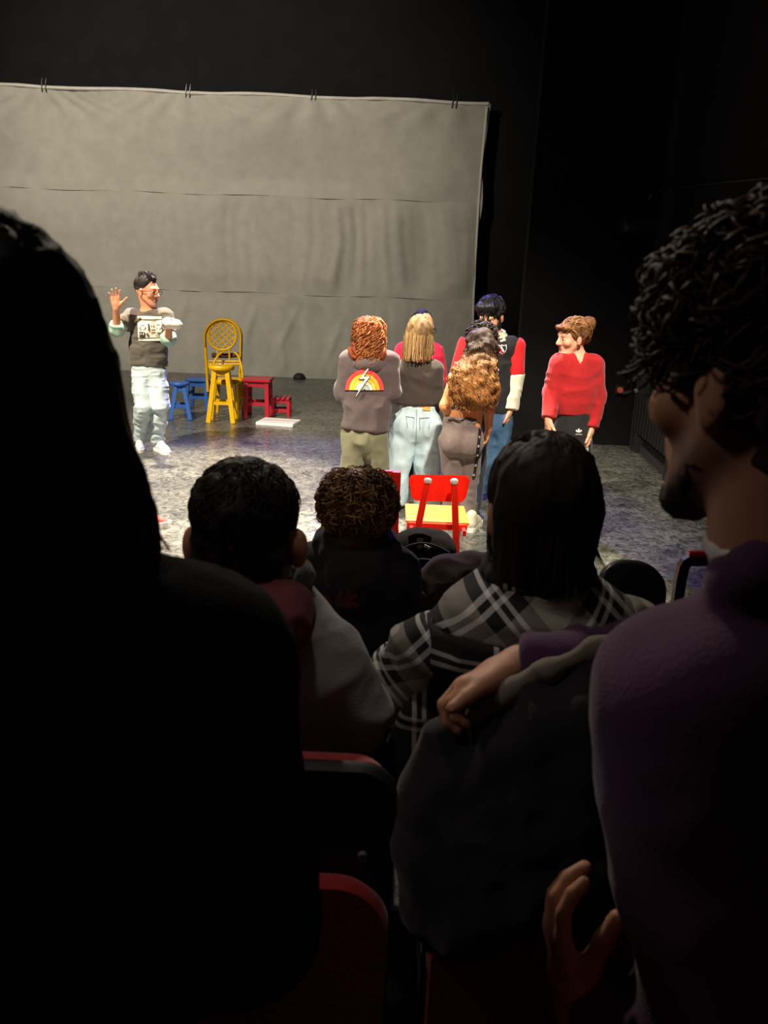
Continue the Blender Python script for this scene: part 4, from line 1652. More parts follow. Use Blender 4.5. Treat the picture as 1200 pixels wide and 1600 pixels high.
def jeans_girl():
    P = Person('person in a dark long-sleeved top and pale baggy jeans with straight light brown hair', (655, 795))
    A, rt = P.at, P.root
    hs = .98
    c = A(655, 523, 0)
    f, u = unit(V3(.18, 1, -.15)), V3(0, .1, 1)
    nb = A(655, 560, 0)
    shl, shr = A(629, 576), A(680, 578)
    chest, waist, low = A(653, 590), A(650, 625), A(652, 648)
    eL, wL = A(621, 617, .03), A(634, 630, .25)
    eR, wR = A(682, 618, .02), A(677, 655, .16)
    B = Sdf(.02)
    head(B, c, f, u, hs, nb, .048, False)
    torso(B, shl, shr, chest, waist, low, (.115, .105, .118), f)
    back_torso_arm(B, shl, eL, wL, .042, .038, .026)
    back_torso_arm(B, shr, eR, wR, .042, .038, .026)
    hand(B, wL, V3(.8, .5, 0), V3(-.4, .3, -.5), V3(0, .2, 1), .88)
    hand(B, wR, V3(-.3, .8, -.3), V3(-.6, -.3, -.2), V3(0, .2, 1), .88)
    V, F = B.mesh(.0075, 1)
    mesh_obj('body', V, F, SKIN, rt, True, skin_col(V, '#d8a082'))
    face_parts(rt, c, f, u, hs, '#5a4030')
    S = Sdf(.045)
    torso(S, shl, shr, chest, waist, A(652, 636), (.135, .123, .132), f, .7, .062, .045, (A(650, 631, -.1), V3(0.03, 0, -1)))
    S.cap(shl, eL, .058, .052, .035)
    S.cap(eL, wL, .052, .038, .03, None, 'u', (wL, wL - eL))
    S.cap(shr, eR, .058, .052, .035)
    S.cap(eR, wR, .052, .040, .03, None, 'u', (wR, wR - eR))
    S.cap(nb + V3(0, .02, .02), nb + V3(0, .03, .12), .055, .065, .006, None, 's')
    garment('top', S, .0085, cloth_mat('top_brownblack', '#3a322d'), rt, [(.007, (8, 8, 9)), (.004, (15, 15, 15))], 41)
    # dark hem of an undershirt
    Q = Sdf(.02)
    Q.cap(A(652, 630), A(653, 642), .122, .128, None, (f, .74))
    Q.cut(A(653, 634, -.1), V3(0, 0, -1))
    garment('undershirt', Q, .009, cloth_mat('undershirt_dark', '#22242a'), rt, [(.005, (14, 14, 14))], 3)
    # straight hair
    H = Sdf(.025)
    ff, ll, uu = axes(f, u)
    H.ell(c + V3(0, -.028, .035), (.092, .098, .105))
    H.cap(A(653, 535, -.035), A(653, 551, -.045), .088, .082, None, (V3(0, 1, 0), .75))
    H.cap(A(640, 530, .01), A(637, 552, .0), .04, .035)
    H.cap(A(668, 530, .01), A(671, 549, .0), .035, .03)
    H.cap(c + f * .135 + V3(0, 0, .01), c + f * .13 - V3(0, 0, .17), .06, .055, .01, None, 's')
    H.cut(A(655, 559.5, -.05), V3(-.10, 0, -1))
    V, F = H.mesh(.007, 1)
    col = const_col(V, '#6d5338', .2, 2)
    t = np.clip((V[:, 2] - A(655, 520)[2]) / .12 + .5, 0, 1)[:, None]
    # streaky straight locks
    st = vnoise(V * V3(70, 70, 4), 5)[:, None] * .5 + .5
    col = (np.array(lin('#a5865c')) * st + np.array(lin('#5b4228')) * (1 - st)) * (1 - .45 * t)
    V = crumple(V, F, [(.007, (45, 45, 3)), (.005, (20, 20, 2))], 4)
    rng = np.random.default_rng(8)
    pth = []
    for i in range(150):
        a = rng.uniform(-2.0, 2.0)
        p0 = c + V3(.02 * math.sin(a), -.03 - .02 * math.cos(a), .138)
        p1 = c + V3(.098 * math.sin(a), -.03 - .105 * math.cos(a), .03)
        p2 = c + V3(.094 * math.sin(a) - .008, -.045 - .075 * math.cos(a), -.10)
        p3 = p2 + V3(.01 * rng.normal(), .0, -.06 - .03 * rng.random())
        ts = np.linspace(0, 1, 14)[:, None]
        pth.append((1 - ts) ** 3 * p0 + 3 * (1 - ts) ** 2 * ts * (p1 + V3(.03 * math.sin(a), -.03 * math.cos(a), .06)) + 3 * (1 - ts) * ts ** 2 * p2 + ts ** 3 * p3)
    cc = np.repeat(np.array([lin(random.Random(i).choice(['#7c5e3c', '#b09064', '#4f3a24', '#947548'])) for i in range(150)]), 14, 0)
    V, F, col = join_geo((V, F, col), strands(pth, .0038, .0022, 4, cc))
    mesh_obj('hair', V, F, HAIR, rt, True, col)
    # baggy jeans
    J = Sdf(.03)
    hl, hr = A(634, 665, -.0), A(668, 667, -.0)
    kl, kr = A(622, 725, .0), A(667, 727, .02)
    al, ar = V3(A(617, 785)[0], P.Y, .06), V3(A(666, 790)[0], P.Y, .06)
    J.cap(A(652, 640), A(652, 664), .124, .140, .04, (f, .8))
    for q in (hl, hr):
        J.ell(q + V3(0, -.045, .01), (.09, .085, .10), None, .04)
    leg_pair(J, (hl, hr), (kl, kr), (al, ar), .100, .092, .095, .025, False)
    J.cut(A(652, 634.5, -.1), V3(.05, 0, 1))
    J.cut(V3(0, 0, .03), V3(0, 0, -1))
    jean = M('jeans_ice', '#b9d0d8', .9, .2, 10, .3, 240)
    o, vf = garment('jeans', J, .0085, jean, rt, [(.010, (8, 8, 5)), (.006, (17, 17, 11))], 51)
    bv = bvh_of(vf)
    lb = decal('waist_label', [[(661, 633.5), (672.5, 634.5), (672, 642), (660.5, 641)]], M('tan_label', '#c39a4a', .7), rt, bv, .005, 3)
    sm = M('jeans_seam', '#7e9aa4', .9)
    decal('pocket', [[(634, 650), (648, 652), (648, 653.2), (634, 651.2)], [(634, 650), (635, 650), (637, 668), (636, 668)], [(647, 652), (648, 652), (646, 669), (645, 669)],
                     [(655, 653), (672, 652), (672, 653.2), (655, 654.2)], [(655, 653), (656, 653), (657, 671), (656, 671)], [(671, 652), (672, 652), (671, 670), (670, 670)],
                     [(650.5, 640), (651.5, 640), (650.8, 690), (649.8, 690)]], sm, rt, bv, .004, 3)
    shoe(rt, V3(al[0], P.Y - .07, 0), V3(-.2, 1, 0), .26, '#dcdcdc')
    shoe(rt, V3(ar[0], P.Y - .10, 0), V3(.1, 1, 0), .26, '#dcdcdc')


jeans_girl()


def magenta():
    P = Person('person with glasses in a pinkish red top standing behind the light brown hair', (655, 800), 6.75)
    A, rt = P.at, P.root
    hs = 1.0
    c = A(661, 511, 0)
    f, u = unit(V3(.55, -.8, -.25)), V3(0, 0, 1)
    nb = A(657, 541, 0)
    shl, shr = A(629, 549), A(681, 549)
    chest, waist, low = A(655, 570), A(655, 615), A(655, 640)
    eL, wL = A(623, 596, -.02), A(636, 612, -.2)
    eR, wR = A(687, 596, -.02), A(676, 612, -.2)
    B = Sdf(.02)
    head(B, c, f, u, hs, nb, .05, False)
    torso(B, shl, shr, chest, waist, low, (.13, .12, .13), (0, -1, 0))
    back_torso_arm(B, shl, eL, wL, .045, .04, .027)
    back_torso_arm(B, shr, eR, wR, .045, .04, .027)
    hand(B, wL, V3(.8, -.5, 0), V3(.2, .3, -.8), V3(0, -.6, .5), .9)
    hand(B, wR, V3(-.8, -.5, 0), V3(-.2, .3, -.8), V3(0, -.6, .5), .9)
    V, F = B.mesh(.0075, 1)
    mesh_obj('body', V, F, SKIN, rt, True, skin_col(V, '#d39a7c'))
    face_parts(rt, c, f, u, hs, '#20181a')
    glasses(rt, c, f, u, hs, '#151214')
    S = Sdf(.045)
    torso(S, shl, shr, chest, waist, low, (.155, .145, .15), (0, -1, 0), .68, .066)
    for sh, e, wv in ((shl, eL, wL), (shr, eR, wR)):
        S.cap(sh, e, .066, .060, .035)
        S.cap(e, wv, .060, .042, .03, None, 'u', (wv, wv - e))
    S.cut(low + V3(0, 0, -.03), V3(0, 0, -1))
    S.cap(nb + V3(0, -.02, .0), nb + V3(0, -.03, .12), .062, .07, .006, None, 's')
    garment('sweater', S, .010, cloth_mat('magenta_knit', '#c01238'), rt, [(.008, (8, 8, 9))], 61)
    H = Sdf(.025)
    ff, ll, uu = axes(f, u)
    R = np.stack([ff, ll, uu])
    H.ell(c + (-ff * .03 + uu * .035) * hs, np.array([.094, .088, .094]) * hs, R)
    H.cap(c + (-ff * .07) * hs, c + (-ff * .085 - uu * .15) * hs, .075, .06)
    H.cut(c + (ff * .035 + uu * .02), ff - uu * .75)
    V, F = H.mesh(.008, 1)
    mesh_obj('hair', crumple(V, F, [(.006, (30, 30, 4))], 3), F, HAIR, rt, True, const_col(V, '#141114', .2))
    J = Sdf(.03)
    hl, hr = A(645, 655), A(666, 655)
    J.cap((hl + hr) / 2 + V3(0, 0, .1), (hl + hr) / 2, .13, .14, .04, (V3(0, 1, 0), .75))
    al, ar = V3(hl[0] - .03, P.Y, .08), V3(hr[0] + .03, P.Y, .08)
    leg_pair(J, (hl, hr), ((hl + al) / 2, (hr + ar) / 2), (al, ar), .08, .07, .06, .03, False)
    J.cut(V3(0, 0, .06), V3(0, 0, -1))
    garment('trousers', J, .012, cloth_mat('dark_trousers', '#20202a'), rt, [(.008, (9, 9, 6))], 5)
    shoe(rt, V3(al[0], P.Y + .06, 0), V3(-.1, -1, 0), .26, '#2a2828')
    shoe(rt, V3(ar[0], P.Y + .06, 0), V3(.1, -1, 0), .26, '#2a2828')


magenta()


def curly_girl():
    P = Person('person with very long golden brown curls, bare midriff and grey sweatpants', (716, 826))
    A, rt = P.at, P.root
    hs = .98
    c = A(754, 549, .06)
    f, u = unit(V3(.35, .9, -.45)), V3(.15, .4, 1)
    nb = A(742, 582, -.02)
    shl, shr = A(711, 592, -.02), A(762, 594, .04)
    chest, waist, low = A(736, 603, -.02), A(727, 640, -.04), A(723, 662, -.04)
    eL, wL = A(696, 634, -.05), A(703, 655, .12)
    eR, wR = A(764, 640, .05), A(763.5, 668, .08)
    B = Sdf(.02)
    head(B, c, f, u, hs, nb, .048, False)
    torso(B, shl, shr, chest, waist, low, (.128, .108, .125), f, .70, .052)
    back_torso_arm(B, shl, eL, wL, .044, .038, .026)
    back_torso_arm(B, shr, eR, wR, .042, .036, .025)
    hand(B, wL, V3(.6, .7, -.2), V3(.3, 0, -.6), V3(0, .5, .6), .9)
    hand(B, wR, V3(-.05, .1, -1), V3(-1, 0, 0), V3(0, 1, 0), .95, (14, 16, 18, 20), 2)
    V, F = B.mesh(.0065, 1)
    mesh_obj('body', V, F, SKIN, rt, True, skin_col(V, '#c9885c'))
    face_parts(rt, c, f, u, hs, '#2a1c14')
    # cropped black top
    S = Sdf(.04)
    torso(S, shl + (shr - shl) * .10, shr - (shr - shl) * .06, chest, A(729, 634, -.035), A(728, 638, -.04), (.136, .120, .120), f, .72, .052)
    S.cut(A(728, 640, -.1), V3(.10, 0, -1))
    S.cap(nb + V3(0, .0, .03), nb + V3(0, .03, .12), .075, .085, .006, None, 's')
    garment('crop_top', S, .0085, cloth_mat('crop_black', '#1d1f22'), rt, [(.004, (14, 14, 14))], 5)
    # sweatpants
    J = Sdf(.03)
    hl, hr = A(708, 694, -.01), A(733, 696, .0)
    kl, kr = A(708, 748, .03), A(733, 750, .04)
    al, ar = V3(A(703, 815)[0], P.Y + .03, .09), V3(A(727, 815)[0], P.Y + .02, .09)
    J.cap(A(722, 658, -.03), A(721, 685, -.01), .122, .138, .04, (f, .80))
    J.ell(A(706, 690, -.06), (.082, .085, .092), None, .03)
    J.ell(A(735, 692, -.06), (.082, .085, .092), None, .03)
    leg_pair(J, (hl, hr), (kl, kr), (al, ar), .088, .066, .056, .012, False)
    J.cut(A(724, 653.5, -.12), V3(-.05, 0, 1))
    J.cut(V3(0, 0, .05), V3(0, 0, -1))
    pg = cloth_mat('sweatpants_grey', '#6a5d5a')
    o, vf = garment('sweatpants', J, .0085, pg, rt, [(.008, (8, 8, 6)), (.004, (17, 17, 13))], 71)
    W_ = Sdf(.02)
    W_.cap(A(724, 653.5, -.03), A(723, 662, -.03), .128, .132, None, (f, .80))
    W_.cut(A(724, 652, -.1), V3(-.05, 0, 1))
    W_.cut(A(724, 662, -.1), V3(.02, 0, -1))
    garment('waistband', W_, .008, pg, rt, [(.005, (30, 8, 8))], 9)
    bv = bvh_of(vf)
    sp = decal('side_stripe', [[(748, 668), (752, 672), (748, 715), (742, 748), (738, 748), (743, 715)]], M('stripe_black', '#141215', .7), rt, bv, .004, 4)
    sn = M('snap', '#b8b0a8', .3, metallic=.6)
    b = MB()
    for (x, y) in ((748.5, 683), (747.2, 697), (745.5, 711), (743, 727), (740, 742)):
        h = bv.ray_cast(Vector(CAM), Vector(ray(x, y)))
        if h[0] is not None:
            q, nn = np.array(h[0]), -ray(x, y)
            MB().tube([q, q + nn * .008], .009, 10).build('snap', sn, rt, True)
    # waist cord
    pts = []
    for x in np.linspace(700, 749, 14):
        h = bv.ray_cast(Vector(CAM), Vector(ray(x, 656 + 1.5 * math.sin(x * .3))))
        if h[0] is not None:
            pts.append(np.array(h[0]) - ray(x, 656) * .012)
    if len(pts) > 3:
        MB().tube(pts, .004, 5).build('cord', M('cord_black', '#101012', .7), rt, True)
    shoe(rt, V3(al[0], al[1] - .07, 0), V3(-.25, 1, 0), .27, '#c9c4b4', '#dcd8c8')
    shoe(rt, V3(ar[0] + .02, ar[1] - .10, 0), V3(.35, 1, 0), .28, '#b9b3a0', '#dcd8c8')
    # hair
    H = Sdf(.04)
    H.ell(c + V3(-.01, -.03, .02), (.10, .105, .11))
    H.cap(A(747, 565, -.08), A(740, 600, -.15), .105, .142, None, (V3(0, 1, 0), .55))
    H.cap(A(740, 600, -.15), A(740, 606, -.17), .136, .095, None, (V3(0, 1, 0), .5))
    H.cap(A(752, 560, -.05), A(763, 615, -.10), .06, .05)
    V, F = H.mesh(.009, 1)
    V = crumple(V, F, [(.022, (16, 16, 10)), (.012, (36, 36, 22))], 3)
    z0, z1 = A(750, 545, -.1)[2], A(742, 600, -.15)[2]

    def hue(z, rnd):
        t = np.clip((z0 - z) / (z0 - z1), 0, 1)[:, None]
        c0, c1 = np.array(lin('#2c1a10')), np.array(lin('#9a6a3c'))
        return (c0 * (1 - t) + c1 * t) * rnd[:, None]
    col = hue(V[:, 2], 1 + .5 * vnoise(V * 40, 2)) * .75
    bvh = bvh_of((V, F))
    rng = np.random.default_rng(12)
    pth = []
    # locks follow the back of the hair mass
    for i in range(560):
        x0 = rng.uniform(733, 775)
        t = (x0 - 733) / 42
        spread = rng.normal() * 6
        x1 = 708 + t * 58 + spread
        ylen = rng.uniform(592, 646) - 10 * abs(t - .5)
        m = 26
        xs = x0 + (x1 - x0) * np.linspace(0, 1, m) ** .8
        y0 = rng.uniform(534, 556) + 10 * abs(t - .5)
        ys = np.linspace(y0, ylen, m)
        ph, tn = rng.uniform(0, 6.28), rng.uniform(3.2, 5.5)
        line = []
        last = None
        for k in range(m):
            d = ray(xs[k], ys[k])
            h = bvh.ray_cast(Vector(CAM), Vector(d))
            dep = h[3] if h[0] is not None else last
            if dep is None:
                dep = (P.Y - .1) / d[1]
            last = dep
            a = ph + tn * 6.28 * k / (m - 1)
            r = .013 * min(1, .3 + k / 7)
            line.append(CAM + d * (dep - .006 - rng.uniform(0, .0) + r * .6 * math.sin(a)) + V3(1, 0, 0) * r * math.cos(a))
        pth.append(line)
    pth = np.array(pth)
    rr = np.repeat(rng.uniform(.55, 1.5, len(pth)), 26)
    cc = hue(pth.reshape(-1, 3)[:, 2], rr)
    V, F, col = join_geo((V, F, col), strands(pth, .0043, .0020, 4, cc))
    mesh_obj('hair', V, F, HAIR, rt, True, col)


curly_girl()


def dark_head():
    P = Person('person with short dark curls between the long golden curls and the bearded man', (746, 800), 5.80)
    A, rt = P.at, P.root
    hs = .9
    c = A(752, 530, 0)
    f, u = unit(V3(-.2, .6, -.55)), V3(0, .5, 1)
    nb = A(747, 560, -.02)
    shl, shr = A(724, 580, 0), A(764, 582, 0)
    chest, waist, low = A(744, 598), A(742, 640), A(742, 665)
    eL, wL = A(722, 615, .0), A(735, 624, .08)
    eR, wR = A(762, 615, .0), A(752, 624, .08)
    B = Sdf(.02)
    head(B, c, f, u, hs, nb, .05, False)
    torso(B, shl, shr, chest, waist, low, (.105, .10, .105), (0, 1, 0))
    back_torso_arm(B, shl, eL, wL, .042, .038, .026)
    back_torso_arm(B, shr, eR, wR, .042, .038, .026)
    hand(B, wL, V3(.6, .7, -.2), V3(.3, 0, -.6), V3(0, .5, .6), .9)
    hand(B, wR, V3(-.6, .7, -.2), V3(-.3, 0, -.6), V3(0, .5, .6), .9)
    V, F = B.mesh(.009, 1)
    mesh_obj('body', V, F, SKIN, rt, True, skin_col(V, '#c9885c'))
    face_parts(rt, c, f, u, hs)
    S = Sdf(.045)
    torso(S, shl, shr, chest, waist, low, (.12, .112, .115), (0, 1, 0), .66, .052)
    for sh, e, wv in ((shl, eL, wL), (shr, eR, wR)):
        S.cap(sh, e, .052, .05, .035)
        S.cap(e, wv, .05, .04, .03, None, 'u', (wv, wv - e))
    S.cut(low, V3(0, 0, -1))
    garment('shirt', S, .012, cloth_mat('shirt_black', '#18181c'), rt, [(.007, (8, 8, 9))], 61)
    J = Sdf(.03)
    hl, hr = A(731, 668), A(749, 668)
    al, ar = V3(hl[0] - .01, P.Y, .08), V3(hr[0] + .0, P.Y, .08)
    J.cap((hl + hr) / 2 + V3(0, 0, .1), (hl + hr) / 2, .115, .12, .04, (V3(0, 1, 0), .75))
    leg_pair(J, (hl, hr), ((hl + al) / 2, (hr + ar) / 2), (al, ar), .075, .065, .055, .03, False)
    J.cut(V3(0, 0, .06), V3(0, 0, -1))
    garment('trousers', J, .012, cloth_mat('navy_trousers', '#22283a'), rt, [(.008, (9, 9, 6))], 5)
    shoe(rt, V3(al[0], P.Y - .08, 0), V3(-.1, 1, 0), .24, '#3a3838')
    shoe(rt, V3(ar[0], P.Y - .08, 0), V3(.1, 1, 0), .24, '#3a3838')
    H = Sdf(.03)
    H.ell(c + V3(0, -.02, .03), (.084, .09, .08))
    V, F = H.mesh(.007, 1)
    V = crumple(V, F, [(.014, (26, 26, 26)), (.009, (50, 50, 50))], 3)
    col = const_col(V, '#1d1614', .3)
    pth = curls(230, c + V3(0, -.02, .03), f, u, (.084, .088, .08), .06, .010, 2.0, 15, (0, 0, -1), .4, .010, 18)
    cc = np.repeat(np.array([lin(random.Random(i).choice(['#231a17', '#3a2c26', '#15100f'])) for i in range(len(pth))]), 18, 0)
    V, F, col = join_geo((V, F, col), strands(pth, .0048, .0024, 4, cc))
    mesh_obj('hair', V, F, HAIR, rt, True, col)


dark_head()


def beard_man():
    P = Person('bearded man in a black jacket with red and cream sleeves looking down', (765, 801), 6.27)
    A, rt = P.at, P.root
    hs = 1.08
    c = A(767, 494, 0)
    f, u = unit(V3(-.45, -.85, -.42)), V3(0, 0, 1)
    nb = A(772, 524, .02)
    shl, shr = A(731, 540, .02), A(803, 541, .0)
    chest, waist, low = A(768, 560), A(769, 612), A(769, 638)
    eL, wL = A(716, 588, -.05), A(730, 605, -.22)
    eR, wR = A(804, 585, .0), A(797, 640, -.06)
    B = Sdf(.02)
    p = head(B, c, f, u, hs, nb, .056)
    torso(B, shl, shr, chest, waist, low, (.14, .13, .14), (0, -1, 0))
    back_torso_arm(B, shl, eL, wL, .048, .042, .03)
    back_torso_arm(B, shr, eR, wR, .048, .042, .03)
    hand(B, wL, V3(.7, -.6, 0), V3(.2, .3, -.8), V3(.3, -.6, .5), 1.0)
    hand(B, wR, V3(-.12, -.1, -1), V3(-1, .2, 0), V3(0, -1, 0), 1.0, (40, 48, 50, 52), 2)
    V, F = B.mesh(.0065, 1)
    mesh_obj('body', V, F, SKIN, rt, True, skin_col(V, '#cf9273'))
    face_parts(rt, c, f, u, hs, '#171214', '#9a5a50')
    ff, ll, uu = axes(f, u)
    R = np.stack([ff, ll, uu])
    Bd = Sdf(.012)
    for q in (-1, 1):
        Bd.cap(p(.008, q * .062, -.02), p(.02, q * .055, -.06), .014 * hs, .022 * hs)
        Bd.cap(p(.02, q * .052, -.06), p(.072, q * .014, -.108), .026 * hs, .024 * hs)
        Bd.cap(p(.094, q * .005, -.050), p(.086, q * .026, -.066), .008 * hs, .009 * hs)
    Bd.ell(p(.080, 0, -.112), .028 * hs)
    V, F = Bd.mesh(.0055, 1)
    mesh_obj('beard', crumple(V, F, [(.004, (60, 60, 60))], 4), F, HAIR, rt, True, const_col(V, '#17110f', .2))
    H = Sdf(.02)
    H.ell(p(-.018, 0, .048), np.array([.104, .090, .092]) * hs, R)
    H.cap(p(.06, .05, .09), p(.06, -.05, .085), .034 * hs)
    H.cut(p(.062, 0, .03), ff * .9 - uu * .55)
    H.cut(p(-.03, 0, -.035), -uu + ff * .3)
    for q in (-1, 1):
        H.ell(p(.012, q * .09, -.018), np.array([.034, .03, .04]) * hs, R, .005, 's')
    V, F = H.mesh(.006, 1)
    V = crumple(V, F, [(.005, (22, 22, 12)), (.003, (60, 60, 20))], 3)
    pth = curls(260, p(-.016, 0, .05), ff, uu, np.array([.102, .088, .090]) * hs, .10, .0015, .5, 6, unit(ff * .75 - uu * .45), .9, .008, 12, -.2, lambda r: (r - c) @ uu > .02, .9, .35)
    cc = np.repeat(np.array([lin(random.Random(i).choice(['#0e0c10', '#1c181e', '#131116'])) for i in range(len(pth))]), 12, 0)
    V, F, col = join_geo((V, F, const_col(V, '#0e0c10', .2)), strands(pth, .0042, .0018, 4, cc))
    mesh_obj('hair', V, F, M('hair_glossy', None, .5, .1, 60, vcol=True, spec=.3), rt, True, col)
    # jacket
    S = Sdf(.05)
    torso(S, shl, shr, chest, waist, A(769, 640), (.175, .165, .17), (0, -1, 0), .66, .075)
    S.cut(A(770, 648, -.1), V3(0, 0, -1))
    S.cap(nb + V3(0, -.03, .0), nb + V3(0, -.04, .12), .062, .07, .006, None, 's')
    bl = cloth_mat('jacket_black', '#131216')
    o, vf = garment('jacket', S, .009, bl, rt, [(.008, (7, 7, 7)), (.004, (15, 15, 15))], 81)
    red, cream = cloth_mat('sleeve_red', '#d3141c'), cloth_mat('sleeve_cream', '#c9c7b0')
    for sh, e, wv in ((shl, eL, wL), (shr, eR, wR)):
        sg = 1 if sh[0] > nb[0] else -1
        SS = Sdf(.03)
        SS.cap(sh + V3(sg * .005, 0, .005), e, .078, .074)
        SS.cut(sh + V3(-sg * .004, 0, 0), V3(-sg, 0, .75))
        SS.cut(e, e - sh)
        red_o, _ = garment('sleeve', SS, .008, red, rt, [(.007, (10, 10, 8))], 6)
        S2 = Sdf(.03)
        S2.cap(e - (wv - e) * .05, wv, .074, .060, None, None, 'u', (wv, wv - e))
        S2.cut(e, sh - e)
        garment('forearm_sleeve', S2, .008, cream, rt, [(.008, (10, 10, 8))], 7)
    # collar
    cl = MB()
    K = Sdf(.012)
    for a0, a1 in zip(np.linspace(-2.7, 2.7, 15)[:-1], np.linspace(-2.7, 2.7, 15)[1:]):
        def ring(a, r, z):
            return nb + V3(r * math.sin(a), r * math.cos(a) * .95 - .015, z - .02 * (1 - math.cos(a)) * .8)
        K.cap(ring(a0, .075, .045), ring(a1, .075, .045), .010)
        K.cap(ring(a0, .088, .02), ring(a1, .088, .02), .011)
        K.cap(ring(a0, .10, -.006), ring(a1, .10, -.006), .010)
    garment('collar', K, .006, cream, rt)
    bv = bvh_of(vf)

    def shield(cx, cy, s):
        pts = [(-.9, -1), (-.3, -.85), (0, -1.05), (.3, -.85), (.9, -1), (1, -.2), (.7, .5), (0, 1.1), (-.7, .5), (-1, -.2)]
        return [(cx + x * s, cy + y * s) for x, y in pts]
    cr = decal('crest', [shield(784.5, 546, 7.4)], M('crest_white', '#e8e4de', .7), rt, bv, .004, 2)
    s6 = shield(784.5, 546, 6.2)
    decal('crest_half', [[s6[0], s6[1], s6[2], s6[7], s6[8], s6[9]]], M('crest_red', '#c2181e', .7), cr, bv, .007, 2)
    decal('crest_half', [[s6[2], s6[3], s6[4], s6[5], s6[6], s6[7]]], M('crest_black', '#121214', .7), cr, bv, .007, 2)
    decal('crest_band', [[(781.5, 542), (783.5, 541), (788, 549), (786, 550.5)]], M('crest_white', '#e8e4de'), cr, bv, .010, 2)
    stars = [[(x - 1, y), (x, y - 1), (x + 1, y), (x, y + 1)] for x, y in ((778, 551.5), (780, 554.5), (784, 556), (788, 554.5), (790.5, 551))]
    decal('crest_stars', stars, M('star_red', '#8a2024', .7), cr, bv, .005, 2)
    for (x, y) in ((777, 578), (775.5, 606)):
        h = bv.ray_cast(Vector(CAM), Vector(ray(x, y)))
        if h[0] is not None:
            q = np.array(h[0])
            MB().tube([q, q - ray(x, y) * .010], .013, 12).build('button', M('button_pearl', '#d8d4cc', .3), rt, True)
    J = Sdf(.03)
    hl, hr = A(757, 655), A(781, 655)
    kl, kr = A(757, 725, -.03), A(779, 725, -.03)
    al, ar = V3(A(748, 790)[0], P.Y, .09), V3(A(778, 790)[0], P.Y, .09)
    J.cap((hl + hr) / 2 + V3(0, 0, .12), (hl + hr) / 2, .145, .15, .04, (V3(0, 1, 0), .72))
    leg_pair(J, (hl, hr), (kl, kr), (al, ar), .088, .075, .066, .03, False)
    J.cut(V3(0, 0, .06), V3(0, 0, -1))
    garment('jeans', J, .009, M('jeans_blue', '#3d5c7c', .9, .2, 10, .3, 240), rt, [(.012, (9, 9, 6)), (.006, (18, 18, 12))], 5)
    shoe(rt, V3(al[0], P.Y + .06, 0), V3(-.35, -1, 0), .29, '#33332f', '#e6e4de')
    shoe(rt, V3(ar[0], P.Y + .06, 0), V3(.15, -1, 0), .29, '#33332f', '#e6e4de')


beard_man()


